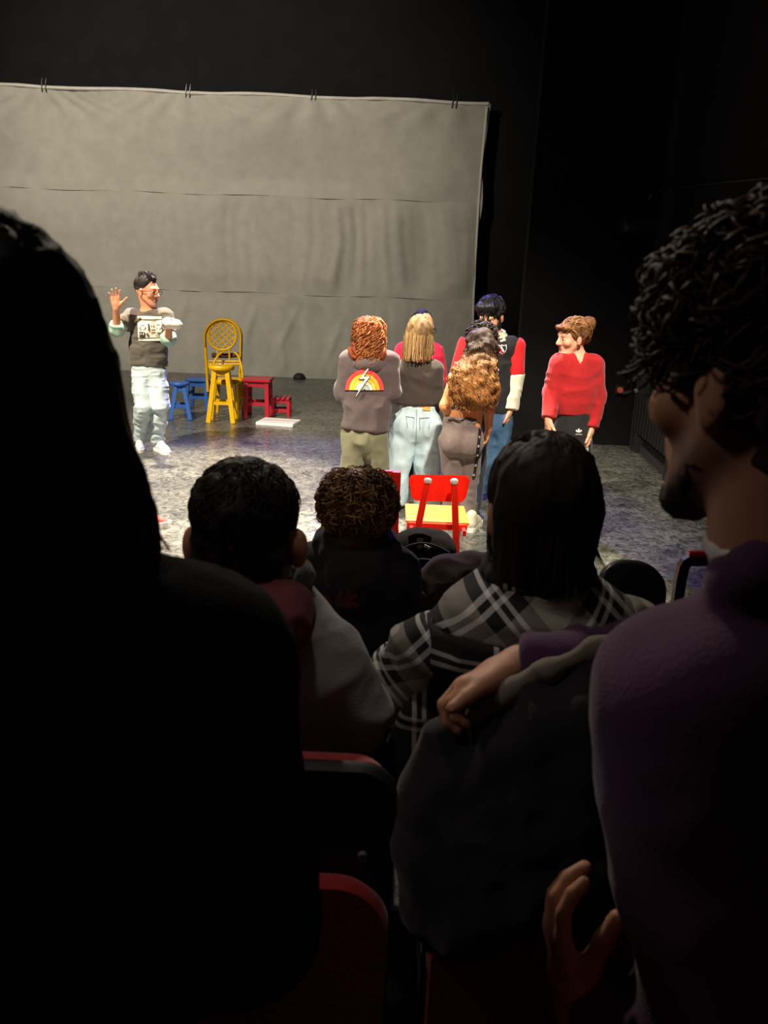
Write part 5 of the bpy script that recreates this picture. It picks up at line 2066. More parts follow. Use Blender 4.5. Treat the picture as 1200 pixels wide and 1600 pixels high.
def red_woman():
    P = Person('woman in a red sweater and black track trousers, hair in a bun', (895, 800), 5.45)
    A, rt = P.at, P.root
    hs = .98
    c = A(895, 528, 0)
    f, u = unit(V3(-.95, -.28, -.10)), V3(.0, 0, 1)
    nb = A(902, 557, .02)
    shl, shr = A(873, 568, -.02), A(928, 571, .02)
    chest, waist, low = A(899, 585), A(897, 622), A(897, 640)
    eL, wL = A(863, 611, -.02), A(857, 653, -.10)
    eR, wR = A(932, 618, .02), A(924, 668, -.05)
    B = Sdf(.02)
    p = head(B, c, f, u, hs, nb, .048, False)
    torso(B, shl, shr, chest, waist, low, (.12, .11, .12), (0, -1, 0))
    back_torso_arm(B, shl, eL, wL, .042, .038, .026)
    back_torso_arm(B, shr, eR, wR, .042, .038, .026)
    hand(B, wL, V3(.02, -.1, -1), V3(1, .3, 0), V3(.2, -1, 0), .95, (16, 18, 22, 26), 2)
    hand(B, wR, V3(.0, -.1, -1), V3(-1, .3, 0), V3(-.2, -1, 0), .95, (16, 18, 22, 26), 2)
    V, F = B.mesh(.0060, 1)
    mesh_obj('body', V, F, SKIN, rt, True, skin_col(V, '#dba184', [(p(.06, -.045, -.035), .03, '#d08a74')]))
    face_parts(rt, c, f, u, hs, '#6a4428', '#b0605a')
    ff, ll, uu = axes(f, u)
    R = np.stack([ff, ll, uu])
    H = Sdf(.02)
    H.ell(p(-.018, 0, .045), np.array([.100, .087, .092]) * hs, R)
    H.cap(p(.074, .04, .070), p(.074, -.04, .070), .024 * hs)
    H.cut(p(.088, 0, .045), ff * .75 - uu * .75)
    H.cut(p(-.03, 0, -.035), -uu * .8 + ff * .65)
    H.ell(p(.006, -.085, -.015), np.array([.026, .03, .035]) * hs, R, .005, 's')
    H.ell(p(-.118, -.01, .075), np.array([.045, .048, .056]) * hs, R, .008)
    H.ell(p(-.095, -.02, .0), np.array([.04, .055, .05]) * hs, R)
    V, F = H.mesh(.006, 1)
    V = crumple(V, F, [(.008, (26, 26, 20)), (.005, (55, 55, 40))], 3)
    col = const_col(V, '#6b4527', .35, 2)
    rng = np.random.default_rng(5)
    pth = []
    for i in range(130):
        a, b_ = rng.uniform(-.09, .09), rng.uniform(-.1, .05)
        p0 = p(rng.uniform(-.12, .09), rng.uniform(-.095, .095), rng.uniform(.05, .13))
        d0 = unit(p0 - p(-.02, 0, .03))
        p0 = p(-.02, 0, .04) + d0 * .098 * hs
        sw = unit(np.cross(d0, V3(rng.normal(), rng.normal(), rng.normal())))
        pth.append([p0 + sw * .05 * t + d0 * (.010 * math.sin(t * 3.1)) - V3(0, 0, .02 * t * t) for t in np.linspace(0, 1, 8)])
    cc = np.repeat(np.array([lin(random.Random(i).choice(['#8a5c34', '#6b4527', '#a3764a'])) for i in range(130)]), 8, 0)
    V, F, col = join_geo((V, F, col), strands(pth, .0035, .0012, 4, cc))
    mesh_obj('hair', V, F, HAIR, rt, True, col)
    S = Sdf(.045)
    torso(S, shl, shr, chest, waist, A(897, 640), (.142, .136, .135), (0, -1, 0), .70, .062, .05, (A(897, 649, -.1), V3(.05, 0, -1)))
    for sh, e, wv in ((shl, eL, wL), (shr, eR, wR)):
        S.cap(sh, e, .058, .055, .035)
        S.cap(e, wv, .055, .046, .03, None, 'u', (wv, wv - e))
    vn = [nb + V3(0, -.03, .10), nb + V3(0, -.085, -.055)]
    S.cap(vn[0], vn[1], .066, .018, .006, None, 's')
    red = cloth_mat('sweater_red', '#a41318')
    garment('sweater', S, .0075, red, rt, [(.009, (7, 7, 9)), (.004, (15, 15, 15))], 91)
    T = Sdf(.02)
    T.cap(nb + V3(0, .0, -.005), nb + V3(0, -.035, -.06), .070, .058)
    T.cap(nb + V3(0, -.01, .035), nb + V3(0, -.03, .13), .060, .075, .006, None, 's')
    garment('undershirt', T, .007, cloth_mat('undershirt_cream', '#d8d0b8'), rt)
    J = Sdf(.03)
    hl, hr = A(884, 668), A(908, 668)
    al, ar = V3(A(886, 780)[0], P.Y, .08), V3(A(917, 780)[0], P.Y, .08)
    kl, kr = (hl + al) / 2 + V3(0, -.02, 0), (hr + ar) / 2 + V3(0, -.02, 0)
    J.cap((hl + hr) / 2 + V3(0, 0, .12), (hl + hr) / 2, .122, .130, .04, (V3(0, 1, 0), .75))
    leg_pair(J, (hl, hr), (kl, kr), (al, ar), .076, .064, .052, .025, False)
    J.cut(V3(0, 0, .055), V3(0, 0, -1))
    o, vf = garment('track_trousers', J, .0085, cloth_mat('track_black', '#1b191a'), rt, [(.006, (8, 8, 6))], 5)
    bv = bvh_of(vf)
    wht = M('logo_white', '#e6e2dc', .7)

    def petal(cx, cy, a, L, wd):
        d = V3(math.sin(a), -math.cos(a), 0)
        n_ = V3(d[1], -d[0], 0)
        pr = [(0, .25), (.35, .85), (.65, 1.0), (.85, .75), (1, 0), (.85, -.75), (.65, -1.0), (.35, -.85), (0, -.25)]
        return [tuple((V3(cx, cy, 0) + d * L * t + n_ * wd * q)[:2]) for t, q in pr]
    lg = decal('logo_leaf', [petal(904.3, 675.5, 0, 6.2, 1.5), petal(903.8, 675.5, -.85, 5.6, 1.4), petal(904.8, 675.5, .85, 5.6, 1.4)], wht, rt, bv, .004, 2)
    txt = text_polys('adidas', 899.2, 679.3, 4.2, 1.0, .04)
    decal('logo_text', txt, wht, rt, bv, .004, 1.5)
    q = [(914.5, 688), (918.5, 688), (919, 800), (914.8, 800)]
    decal('side_stripes', [[(913.5, 690), (914.8, 690), (914.5, 735), (913.2, 735)], [(915.6, 689), (916.9, 689), (916.6, 735), (915.3, 735)], [(917.7, 688), (919, 688), (918.7, 735), (917.4, 735)]], wht, rt, bv, .004, 3)
    shoe(rt, V3(al[0], P.Y + .06, 0), V3(-.4, -1, 0), .25, '#dddad4')
    shoe(rt, V3(ar[0], P.Y + .06, 0), V3(-.1, -1, 0), .25, '#dddad4')


red_woman()

# ------------------------------------------------------------------ the audience
def seated_legs(rt, name, mat_, hip, fwd, zfloor, zseat, spread=.10, thigh=.42, r=(.085, .07, .058), shoe_col='#202020', vox=.012, tuck=.08):
    f = unit(V3(fwd[0], fwd[1], 0))
    l = V3(-f[1], f[0], 0)
    J = Sdf(.03)
    J.cap(hip + l * .07, hip - l * .07, .12, None, .03)
    for q in (-1, 1):
        h = hip + l * q * .085
        kn = V3(h[0], h[1], zseat + .07) + f * thigh + l * q * (spread - .085)
        a = V3(kn[0], kn[1], zfloor + .08) - f * tuck
        J.cap(h, kn, r[0], r[1])
        J.cap(kn, a, r[1], r[2], None, None, 'u', (a, V3(0, 0, -1)))
        shoe(rt, V3(a[0], a[1], zfloor) - f * .06, f, .26, shoe_col, '#302e2e')
    garment(name, J, vox, mat_, rt, [(.006, (9, 9, 7))], 3)


SEATRED = M('seat_velvet', '#8c0f14', .85, .12, 30, .3, 200, sheen=.3)
SEATBLK = M('seat_shell', (.008, .008, .009), .65)
METAL = M('seat_metal', (.45, .44, .42), .35, metallic=.8)


def theatre_seat(label, x, y, zf, ztop, wd, zpanel=None, cut_round=.07, group=None):
    """seat seen from behind: black shell, red upholstery, a red padded lower panel, pan and feet"""
    root = thing('theatre_seat', label, 'seat', (x, y, zf), group)

    def panel(y0, t, inset, z0, z1, r):
        n = 10
        pr = []
        w2 = wd / 2 - inset
        for a in np.linspace(0, math.pi / 2, n):
            pr.append((w2 - r + r * math.cos(a), z1 - r + r * math.sin(a)))
        for a in np.linspace(math.pi / 2, math.pi, n):
            pr.append((-w2 + r + r * math.cos(a), z1 - r + r * math.sin(a)))
        pr += [(-w2, z0), (w2, z0)]
        m = len(pr)
        v, f = [], []
        for (dy, s) in ((0, .975), (.008, .995), (.014, 1), (t - .012, 1), (t, .965)):
            for (a, b) in pr:
                cz = (z0 + z1) / 2
                v.append((x + a * s, y + y0 + dy, cz + (b - cz) * s))
        for k in range(4):
            for i in range(m):
                f.append((k * m + i, k * m + (i + 1) % m, (k + 1) * m + (i + 1) % m, (k + 1) * m + i))
        f.append(tuple(range(m))[::-1])
        f.append(tuple(range(4 * m, 5 * m)))
        return MB().add(v, f)
    zl = zf + .30
    zp = ztop - .19 if zpanel is None else zpanel
    panel(0, .03, 0, zl, ztop, .05).build('back_shell', SEATBLK, root, True)
    panel(.03, .055, .012, zl + .10, ztop - .024, .05).build('back_cushion', SEATRED, root, True)
    panel(-.034, .034, .004, zl + .01, zp, cut_round).build('rear_panel', SEATRED, root, True)
    MB().box((x, y + .20, zf + .32), (wd - .03, .22, .07), .025).build('seat_cushion', SEATRED, root, True)
    MB().box((x, y + .20, zf + .275), (wd - .02, .22, .02), .006).build('seat_pan', SEATBLK, root)
    for q in (-1, 1):
        MB().box((x + q * (wd / 2 - .05), y + .07, zf + .19), (.04, .14, .38), .006).build('foot', SEATBLK, root)
        MB().tube([(x + q * (wd / 2 - .045), y + .01, ztop - .14), (x + q * (wd / 2 - .045), y - .008, ztop - .14)], .007, 10).build('bolt', METAL, root, True)
    return root


def round_chair(label, x, y, ztop, wd=.40, zf=0.0, group=None, zs=.44):
    """front-row chair with a rounded black back"""
    root = thing('chair', label, 'chair', (x, y, zf), group)
    blk = M('black_chair', (.012, .012, .013), .45)
    n, m = 28, 2
    pr = []
    w2 = wd / 2
    r = min(w2 * .95, (ztop - zs - .1) * .9)
    for a in np.linspace(0, math.pi, 25):
        ca, sa = math.cos(a), math.sin(a)
        pr.append((w2 * abs(ca) ** .75 * (1 if ca > 0 else -1), ztop - r + r * abs(sa) ** .75))
    pr += [(-w2 * .92, zs + .08), (w2 * .92, zs + .08)]
    k = len(pr)
    v, f = [], []
    for dy, s in ((0, .97), (.008, 1), (.026, 1), (.034, .97)):
        for a, b in pr:
            cz = (ztop + zs) / 2
            v.append((x + a * s, y + dy - .05 * (1 - (a / w2) ** 2) * -1 * .6, cz + (b - cz) * s))
    for i in range(3):
        for j in range(k):
            f.append((i * k + j, i * k + (j + 1) % k, (i + 1) * k + (j + 1) % k, (i + 1) * k + j))
    f += [tuple(range(k))[::-1], tuple(range(3 * k, 4 * k))]
    MB().add(v, f).build('backrest', blk, root, True)
    MB().box((x, y + .24, zs), (wd, .40, .035), .015).build('seat', blk, root)
    for q in (-1, 1):
        MB().tube([(x + q * wd * .42, y + .01, zs + .16), (x + q * wd * .44, y + .02, zs - .02), (x + q * wd * .46, y - .03, zf)], .013, 8).build('leg', METAL, root, True)
        MB().tube([(x + q * wd * .44, y + .40, zs - .02), (x + q * wd * .46, y + .43, zf)], .013, 8).build('leg', METAL, root, True)
    return root


def long_hair_person():
    Y = .66
    k = Y / FPX / math.cos(PITCH)
    P = Person('person with long smooth dark hair, only half in view at the left edge, black coat', (-20, 900), Y)
    rt = P.root
    zf = Z3
    rt.location.z = zf
    A = P.at
    f = unit(V3(.12, 1, -.05))
    c = A(-22, 565, .03)
    nb = A(-22, 830, .02)
    shl, shr = A(-360, 1030, .0), A(318, 1040, .0)
    chest, waist = A(-20, 1180, .02), A(-15, 1500, .0)
    pelvis = V3(waist[0], Y - .06, zf + .52)
    B = Sdf(.02)
    head(B, c, f, (0, 0, 1), .90, nb, .052, False)
    torso(B, shl, shr, chest, waist, pelvis, (.13, .115, .13), f)
    eL, wL = shl + V3(-.06, .02, -.30), shl + V3(.02, .25, -.36)
    eR, wR = shr + V3(.03, .03, -.30), shr + V3(-.10, .08, -.36)
    for s_, e, w_ in ((shl, eL, wL), (shr, eR, wR)):
        B.cap(s_, e, .045, .04, .03)
        B.cap(e, w_, .04, .027, .02)
    hand(B, wL, V3(.4, .8, 0), V3(0, 0, -1), V3(1, 0, 0), .95, k=.004)
    hand(B, wR, V3(-.4, .8, 0), V3(0, 0, -1), V3(-1, 0, 0), .95, k=.004)
    V, F = B.mesh(.0065, 1)
    mesh_obj('body', V, F, SKIN, rt, True, skin_col(V, '#c98f72'))
    face_parts(rt, c, f, (0, 0, 1), .90)
    H = Sdf(.03)

    def hp(xl, y, dy=0.0, r=.08):
        """ball of hair whose right outline is at pixel xl"""
        q = A(xl, y, dy)
        return V3(q[0] - r, q[1], q[2])
    H.ell(A(-22, 530, .02), (.082, .100, .101))
    fl = (V3(0, 1, 0), .75)
    outline = [(96, 510, .02), (124, 570, .02), (142, 640, .01), (162, 730, .0), (186, 800, -.005), (218, 866, -.005)]
    prev = None
    for xl, y, dy in outline:
        half = A(xl, y, dy)[0] - c[0]
        r = min(.094, half)
        cen = A(-22, y, dy)
        cur = (V3(c[0] + half - r, cen[1], cen[2]), V3(c[0] - half + r, cen[1], cen[2]), r)
        H.cap(cur[0], cur[1], r, r, None, fl)
        if prev:
            H.cap(prev[0], cur[0], prev[2], r, None, fl)
            H.cap(prev[1], cur[1], prev[2], r, None, fl)
        prev = cur
    V, F = H.mesh(.0065, 2)
    V = crumple(V, F, [(.003, (50, 50, 2)), (.002, (90, 90, 3))], 3)
    col = const_col(V, '#120d0b', .2)
    rng = np.random.default_rng(3)
    pth = []
    for i in range(110):
        o = rng.uniform(-12, 3)
        pts = [(60 + o, 345 - o * .6), (112 + o, 405 - o * .5), (150 + o, 465), (168 + o * 1.1, 540), (186 + o, 640), (205 + o, 730), (228 + o * 1.4, 805), (262 + o * 2.2, 860)]
        i0 = rng.integers(2, 4)
        seg = np.array(pts[i0:i0 + 5], float)
        t = np.linspace(0, 4, 20)
        px_, py_ = np.interp(t, range(5), seg[:, 0]), np.interp(t, range(5), seg[:, 1])
        dy = rng.uniform(-.03, .03)
        pth.append([A(a, b, dy) for a, b in zip(px_, py_)])
    g = strands(pth, .0004, .0002, 3, const_col(np.zeros((len(pth) * 20, 3)), '#1a120e'))
    V, F, col = join_geo((V, F, col), g)
    mesh_obj('hair', V, F, HAIR, rt, True, col)
    S = Sdf(.06)
    torso(S, shl, shr, chest, waist, pelvis, (.195, .185, .19), f, .74, .078, .07)
    S.cap(A(-20, 870, .0), A(-20, 990, .0), .13, .17, .05, (V3(0, 1, 0), .6))
    for s_, e, w_ in ((shl, eL, wL), (shr, eR, wR)):
        S.cap(s_, e, .082, .075, .05)
        S.cap(e, w_, .072, .055, .03, None, 'u', (w_, w_ - e))
    S.cut(V3(0, 0, zf + .44), V3(0, 0, -1))
    garment('coat', S, .010, M('coat_black', '#0b0a0a', .95, .08, 14, .4, 260, spec=.1), rt, [(.006, (6, 6, 5)), (.002, (30, 30, 30))], 101)
    seated_legs(rt, 'trousers', cloth_mat('trousers_black', '#101014'), pelvis, (0, 1, 0), zf, zf + .44, thigh=.20, vox=.015)


def boy_grey():
    Y = 1.22
    P = Person('boy with short dark hair and a grey jacket with a maroon hood', (400, 1000), Y)
    rt = P.root
    zf = Z2
    rt.location.z = zf
    A = P.at
    f = unit(V3(.06, 1, -.05))
    c = A(385, 826, .0)
    nb = A(402, 905, .0)
    shl, shr = A(265, 1010, .0), A(512, 1050, .0)
    chest, waist = A(405, 1040, .02), A(420, 1140, .04)
    pelvis = V3(waist[0], Y + .01, zf + .54)
    B = Sdf(.02)
    p = head(B, c, f, V3(-.03, 0, 1), .90, nb, .048)
    # the ears stand off a little
    for q in (-1, 1):
        B.ell(p(-.014, q * .095, -.030), np.array([.016, .016, .033]), np.stack(axes(f)), .008)
    torso(B, shl, shr, chest, waist, pelvis, (.115, .105, .115), f)
    eL, wL = shl + V3(-.03, .04, -.22), shl + V3(.04, .22, -.26)
    eR, wR = A(553, 1120, .01), A(548, 1175, .16)
    for s_, e, w_ in ((shl, eL, wL), (shr, eR, wR)):
        B.cap(s_, e, .042, .038, .03)
        B.cap(e, w_, .038, .025, .02)
    hand(B, wL, V3(.4, .8, 0), V3(0, 0, -1), V3(1, 0, 0), .88, k=.004)
    hand(B, wR, V3(-.4, .8, 0), V3(0, 0, -1), V3(-1, 0, 0), .88, k=.004)
    V, F = B.mesh(.0055, 1)
    mesh_obj('body', V, F, SKIN, rt, True, skin_col(V, '#b07a5c'))
    face_parts(rt, c, f, (0, 0, 1), .93)
    H = Sdf(.02)
    ff, ll, uu = axes(f)
    R = np.stack([ff, ll, uu])
    H.ell(p(-.014, 0, .036), np.array([.088, .080, .079]), R)
    H.cap(p(-.048, .03, -.03), p(-.046, .02, -.075), .044, .038)
    H.cap(p(-.048, -.03, -.03), p(-.046, -.02, -.075), .044, .038)
    for q in (-1, 1):
        H.ell(p(-.010, q * .096, -.030), np.array([.026, .026, .036]), R, .005, 's')
    H.cut(p(.06, 0, .03), ff * .9 - uu * .4)
    V, F = H.mesh(.004, 1)
    V = crumple(V, F, [(.005, (30, 30, 14)), (.003, (60, 60, 26))], 13)
    col = const_col(V, '#19110c', .3)
    pth = curls(700, c + uu * .034 - ff * .012, ff, uu, (.086, .079, .077), .050, .0022, .7, 4, (0, -.2, -1), .55, .004, 12, -.75, lambda r: (r - c) @ ff < -.045 or (r - c) @ uu > .055, .9, 1.0)
    cc = np.repeat(np.array([lin(random.Random(i).choice(['#1c130d', '#2e2016', '#140d09'])) for i in range(len(pth))]), 12, 0)
    V, F, col = join_geo((V, F, col), strands(pth, .0016, .0004, 3, cc))
    mesh_obj('hair', V, F, HAIR, rt, True, col)
    S = Sdf(.05)
    torso(S, shl, shr, chest, waist, pelvis, (.152, .145, .15), f, .74, .068, .05)
    S.cap(nb + V3(0, 0, -.015), nb + V3(0, 0, -.06), .070, .085, .05)
    for s_, e, w_ in ((shl, eL, wL), (shr, eR, wR)):
        S.cap(s_, e, .064, .058, .04)
        S.cap(e, w_, .056, .040, .03, None, 'u', (w_, w_ - e))
    S.cut(V3(0, 0, A(420, 1178)[2]), V3(0, 0, -1))
    S.cap(nb + V3(0, .02, .01), nb + V3(0, .03, .12), .056, .07, .006, None, 's')
    garment('jacket', S, .0065, cloth_mat('jacket_grey', '#8b8684'), rt, [(.006, (7, 7, 12)), (.003, (16, 16, 20))], 111)
    # maroon hood, dark collar above it
    K = Sdf(.02)
    hb = A(432, 952, -.085)
    K.cap(A(395, 935, -.07), A(452, 940, -.085), .026, .030)
    K.cap(A(400, 945, -.08), A(455, 965, -.10), .034, .036)
    K.cap(A(410, 965, -.08), A(452, 985, -.10), .034, .030)
    K.cap(A(425, 990, -.08), A(446, 1003, -.09), .026, .018)
    garment('hood', K, .005, cloth_mat('hood_maroon', '#5e2228'), rt, [(.004, (26, 26, 26))], 4)
    K = Sdf(.015)
    for a0, a1 in zip(np.linspace(-2.4, 2.4, 13)[:-1], np.linspace(-2.4, 2.4, 13)[1:]):
        K.cap(nb + V3(.072 * math.sin(a0), -.062 * math.cos(a0), .006 - .012 * math.cos(a0)), nb + V3(.072 * math.sin(a1), -.062 * math.cos(a1), .006 - .012 * math.cos(a1)), .017)
    garment('collar', K, .005, cloth_mat('collar_black', '#1b1b1e'), rt, [(.003, (30, 30, 30))], 5)
    # maroon hem of the hoodie below the jacket
    K = Sdf(.03)
    zz = A(420, 1178)[2]
    K.cap(V3(waist[0], waist[1], zz + .05), V3(pelvis[0], pelvis[1] - .02, zz - .10), .138, .142, None, (f, .72))
    K.cut(V3(0, 0, zz - .06), V3(0, 0, -1))
    garment('hoodie_hem', K, .007, cloth_mat('hood_maroon', '#5e2228'), rt, [(.004, (12, 12, 12))], 6)
    seated_legs(rt, 'jeans', M('jeans_navy', '#12151d', .9, .15, 12, .2, 240), pelvis, (0, 1, 0), zf, zf + .44, thigh=.30, tuck=.16)
    return P


def curly_boy():
    Y = 1.92
    P = Person('child with tousled light brown curls and a black hoodie printed in maroon', (560, 900), Y)
    rt = P.root
    A = P.at
    f = unit(V3(.05, 1, -.12))
    c = A(558, 800, .0)
    nb = A(558, 858, .0)
    shl, shr = A(478, 897, .0), A(612, 893, .0)
    chest, waist = A(548, 930, .02), A(552, 1010, .03)
    pelvis = V3(waist[0], Y + .06, .54)
    B = Sdf(.02)
    head(B, c, f, V3(.0, 0, 1), .90, nb, .046)
    torso(B, shl, shr, chest, waist, pelvis, (.105, .10, .11), f)
    eL, wL = shl + V3(-.04, .05, -.20), shl + V3(.04, .22, -.24)
    eR, wR = shr + V3(.025, .05, -.20), shr + V3(-.04, .20, -.24)
    for s_, e, w_ in ((shl, eL, wL), (shr, eR, wR)):
        B.cap(s_, e, .040, .036, .03)
        B.cap(e, w_, .036, .024, .02)
    hand(B, wL, V3(.4, .8, 0), V3(0, 0, -1), V3(1, 0, 0), .85, k=.004)
    hand(B, wR, V3(-.4, .8, 0), V3(0, 0, -1), V3(-1, 0, 0), .85, k=.004)
    V, F = B.mesh(.006, 1)
    mesh_obj('body', V, F, SKIN, rt, True, skin_col(V, '#c08a68'))
    face_parts(rt, c, f, (0, 0, 1), .90)
    S = Sdf(.05)
    torso(S, shl, shr, chest, waist, pelvis, (.145, .138, .14), f, .74, .066, .05)
    S.cap(nb + V3(0, 0, .0), nb + V3(0, 0, -.05), .070, .10, .05)
    for s_, e, w_ in ((shl, eL, wL), (shr, eR, wR)):
        S.cap(s_, e, .064, .056, .04)
        S.cap(e, w_, .056, .040, .03, None, 'u', (w_, w_ - e))
    S.cut(V3(0, 0, .46), V3(0, 0, -1))
    S.cap(nb + V3(0, .02, .02), nb + V3(0, .03, .12), .05, .065, .006, None, 's')
    o, vf = garment('hoodie', S, .0075, cloth_mat('hoodie_black', '#231c1e'), rt, [(.008, (7, 7, 9)), (.003, (18, 18, 18))], 121)
    K = Sdf(.02)
    for a0, a1 in zip(np.linspace(-2.2, 2.2, 11)[:-1], np.linspace(-2.2, 2.2, 11)[1:]):
        K.cap(nb + V3(.078 * math.sin(a0), -.068 * math.cos(a0), .012 - .02 * math.cos(a0)), nb + V3(.078 * math.sin(a1), -.068 * math.cos(a1), .012 - .02 * math.cos(a1)), .030)
    K.ell(nb + V3(0, -.085, -.045), (.075, .03, .05))
    garment('hood', K, .0065, cloth_mat('hoodie_black', '#231c1e'), rt, [(.004, (24, 24, 24))], 7)
    bv = bvh_of(vf)
    mar = M('print_maroon', '#5e2630', .85, .1)

    def fat(p0, p1, w0, w1):
        p0, p1 = np.array(p0, float), np.array(p1, float)
        d = (p1 - p0) / np.linalg.norm(p1 - p0)
        n_ = np.array([-d[1], d[0]])
        return [tuple(p0 + n_ * w0), tuple(p1 + n_ * w1), tuple(p1 + d * w1 * .6 + n_ * w1 * .5), tuple(p1 + d * w1 * .6 - n_ * w1 * .5), tuple(p1 - n_ * w1), tuple(p0 - n_ * w0)]
    polys = [fat((520, 944), (510, 929), 3.2, 4.2), fat((527, 944), (534, 925), 4.6, 3.6), fat((535, 944), (546, 924), 4.2, 3.2), fat((540, 944), (555, 929), 3.6, 3.2),
             [(524, 948), (523, 938), (530, 934), (544, 936), (548, 941), (546, 948)], [(532, 948), (545, 941), (556, 940), (562, 944), (560, 949), (546, 950)]]
    pr = decal('hoodie_print', polys, mar, rt, bv, .004, 4)
    dim = M('print_dim', '#4a2a30', .85, .1)
    decal('print_lettering', text_polys('LIBERTS', 521, 957, 13, 1.35, .10), dim, pr or rt, bv, .004, 3)
    H = Sdf(.03)
    uu = V3(0, 0, 1)
    H.ell(c + V3(0, -.012, .028), (.077, .083, .077))
    H.cap(c + V3(0, -.035, 0), c + V3(0, -.035, -.05), .055, .05)
    H.cap(c + f * .14 + V3(0, 0, .0), c + f * .13 - V3(0, 0, .15), .06, .05, .01, None, 's')
    V, F = H.mesh(.006, 1)
    V = crumple(V, F, [(.004, (22, 22, 22)), (.004, (44, 44, 44))], 3)
    col = const_col(V, '#4a3320', .3, 2)
    pth = curls(750, c + V3(0, -.012, .028), f, uu, (.077, .083, .077), .085, .007, 2.6, 25, (0, -.05, -1), .45, .010, 18, -.75, None, .8, 1.2)
    cc = np.repeat(np.array([lin(random.Random(i).choice(['#7d5a36', '#a07848', '#c29a66', '#5e4228'])) for i in range(len(pth))]), 18, 0)
    V, F, col = join_geo((V, F, col), strands(pth, .0022, .0009, 4, cc))
    mesh_obj('hair', V, F, HAIR, rt, True, col)
    seated_legs(rt, 'jeans', M('jeans_navy', '#12151d'), pelvis, (0, 1, 0), 0.0, .44, thigh=.38)


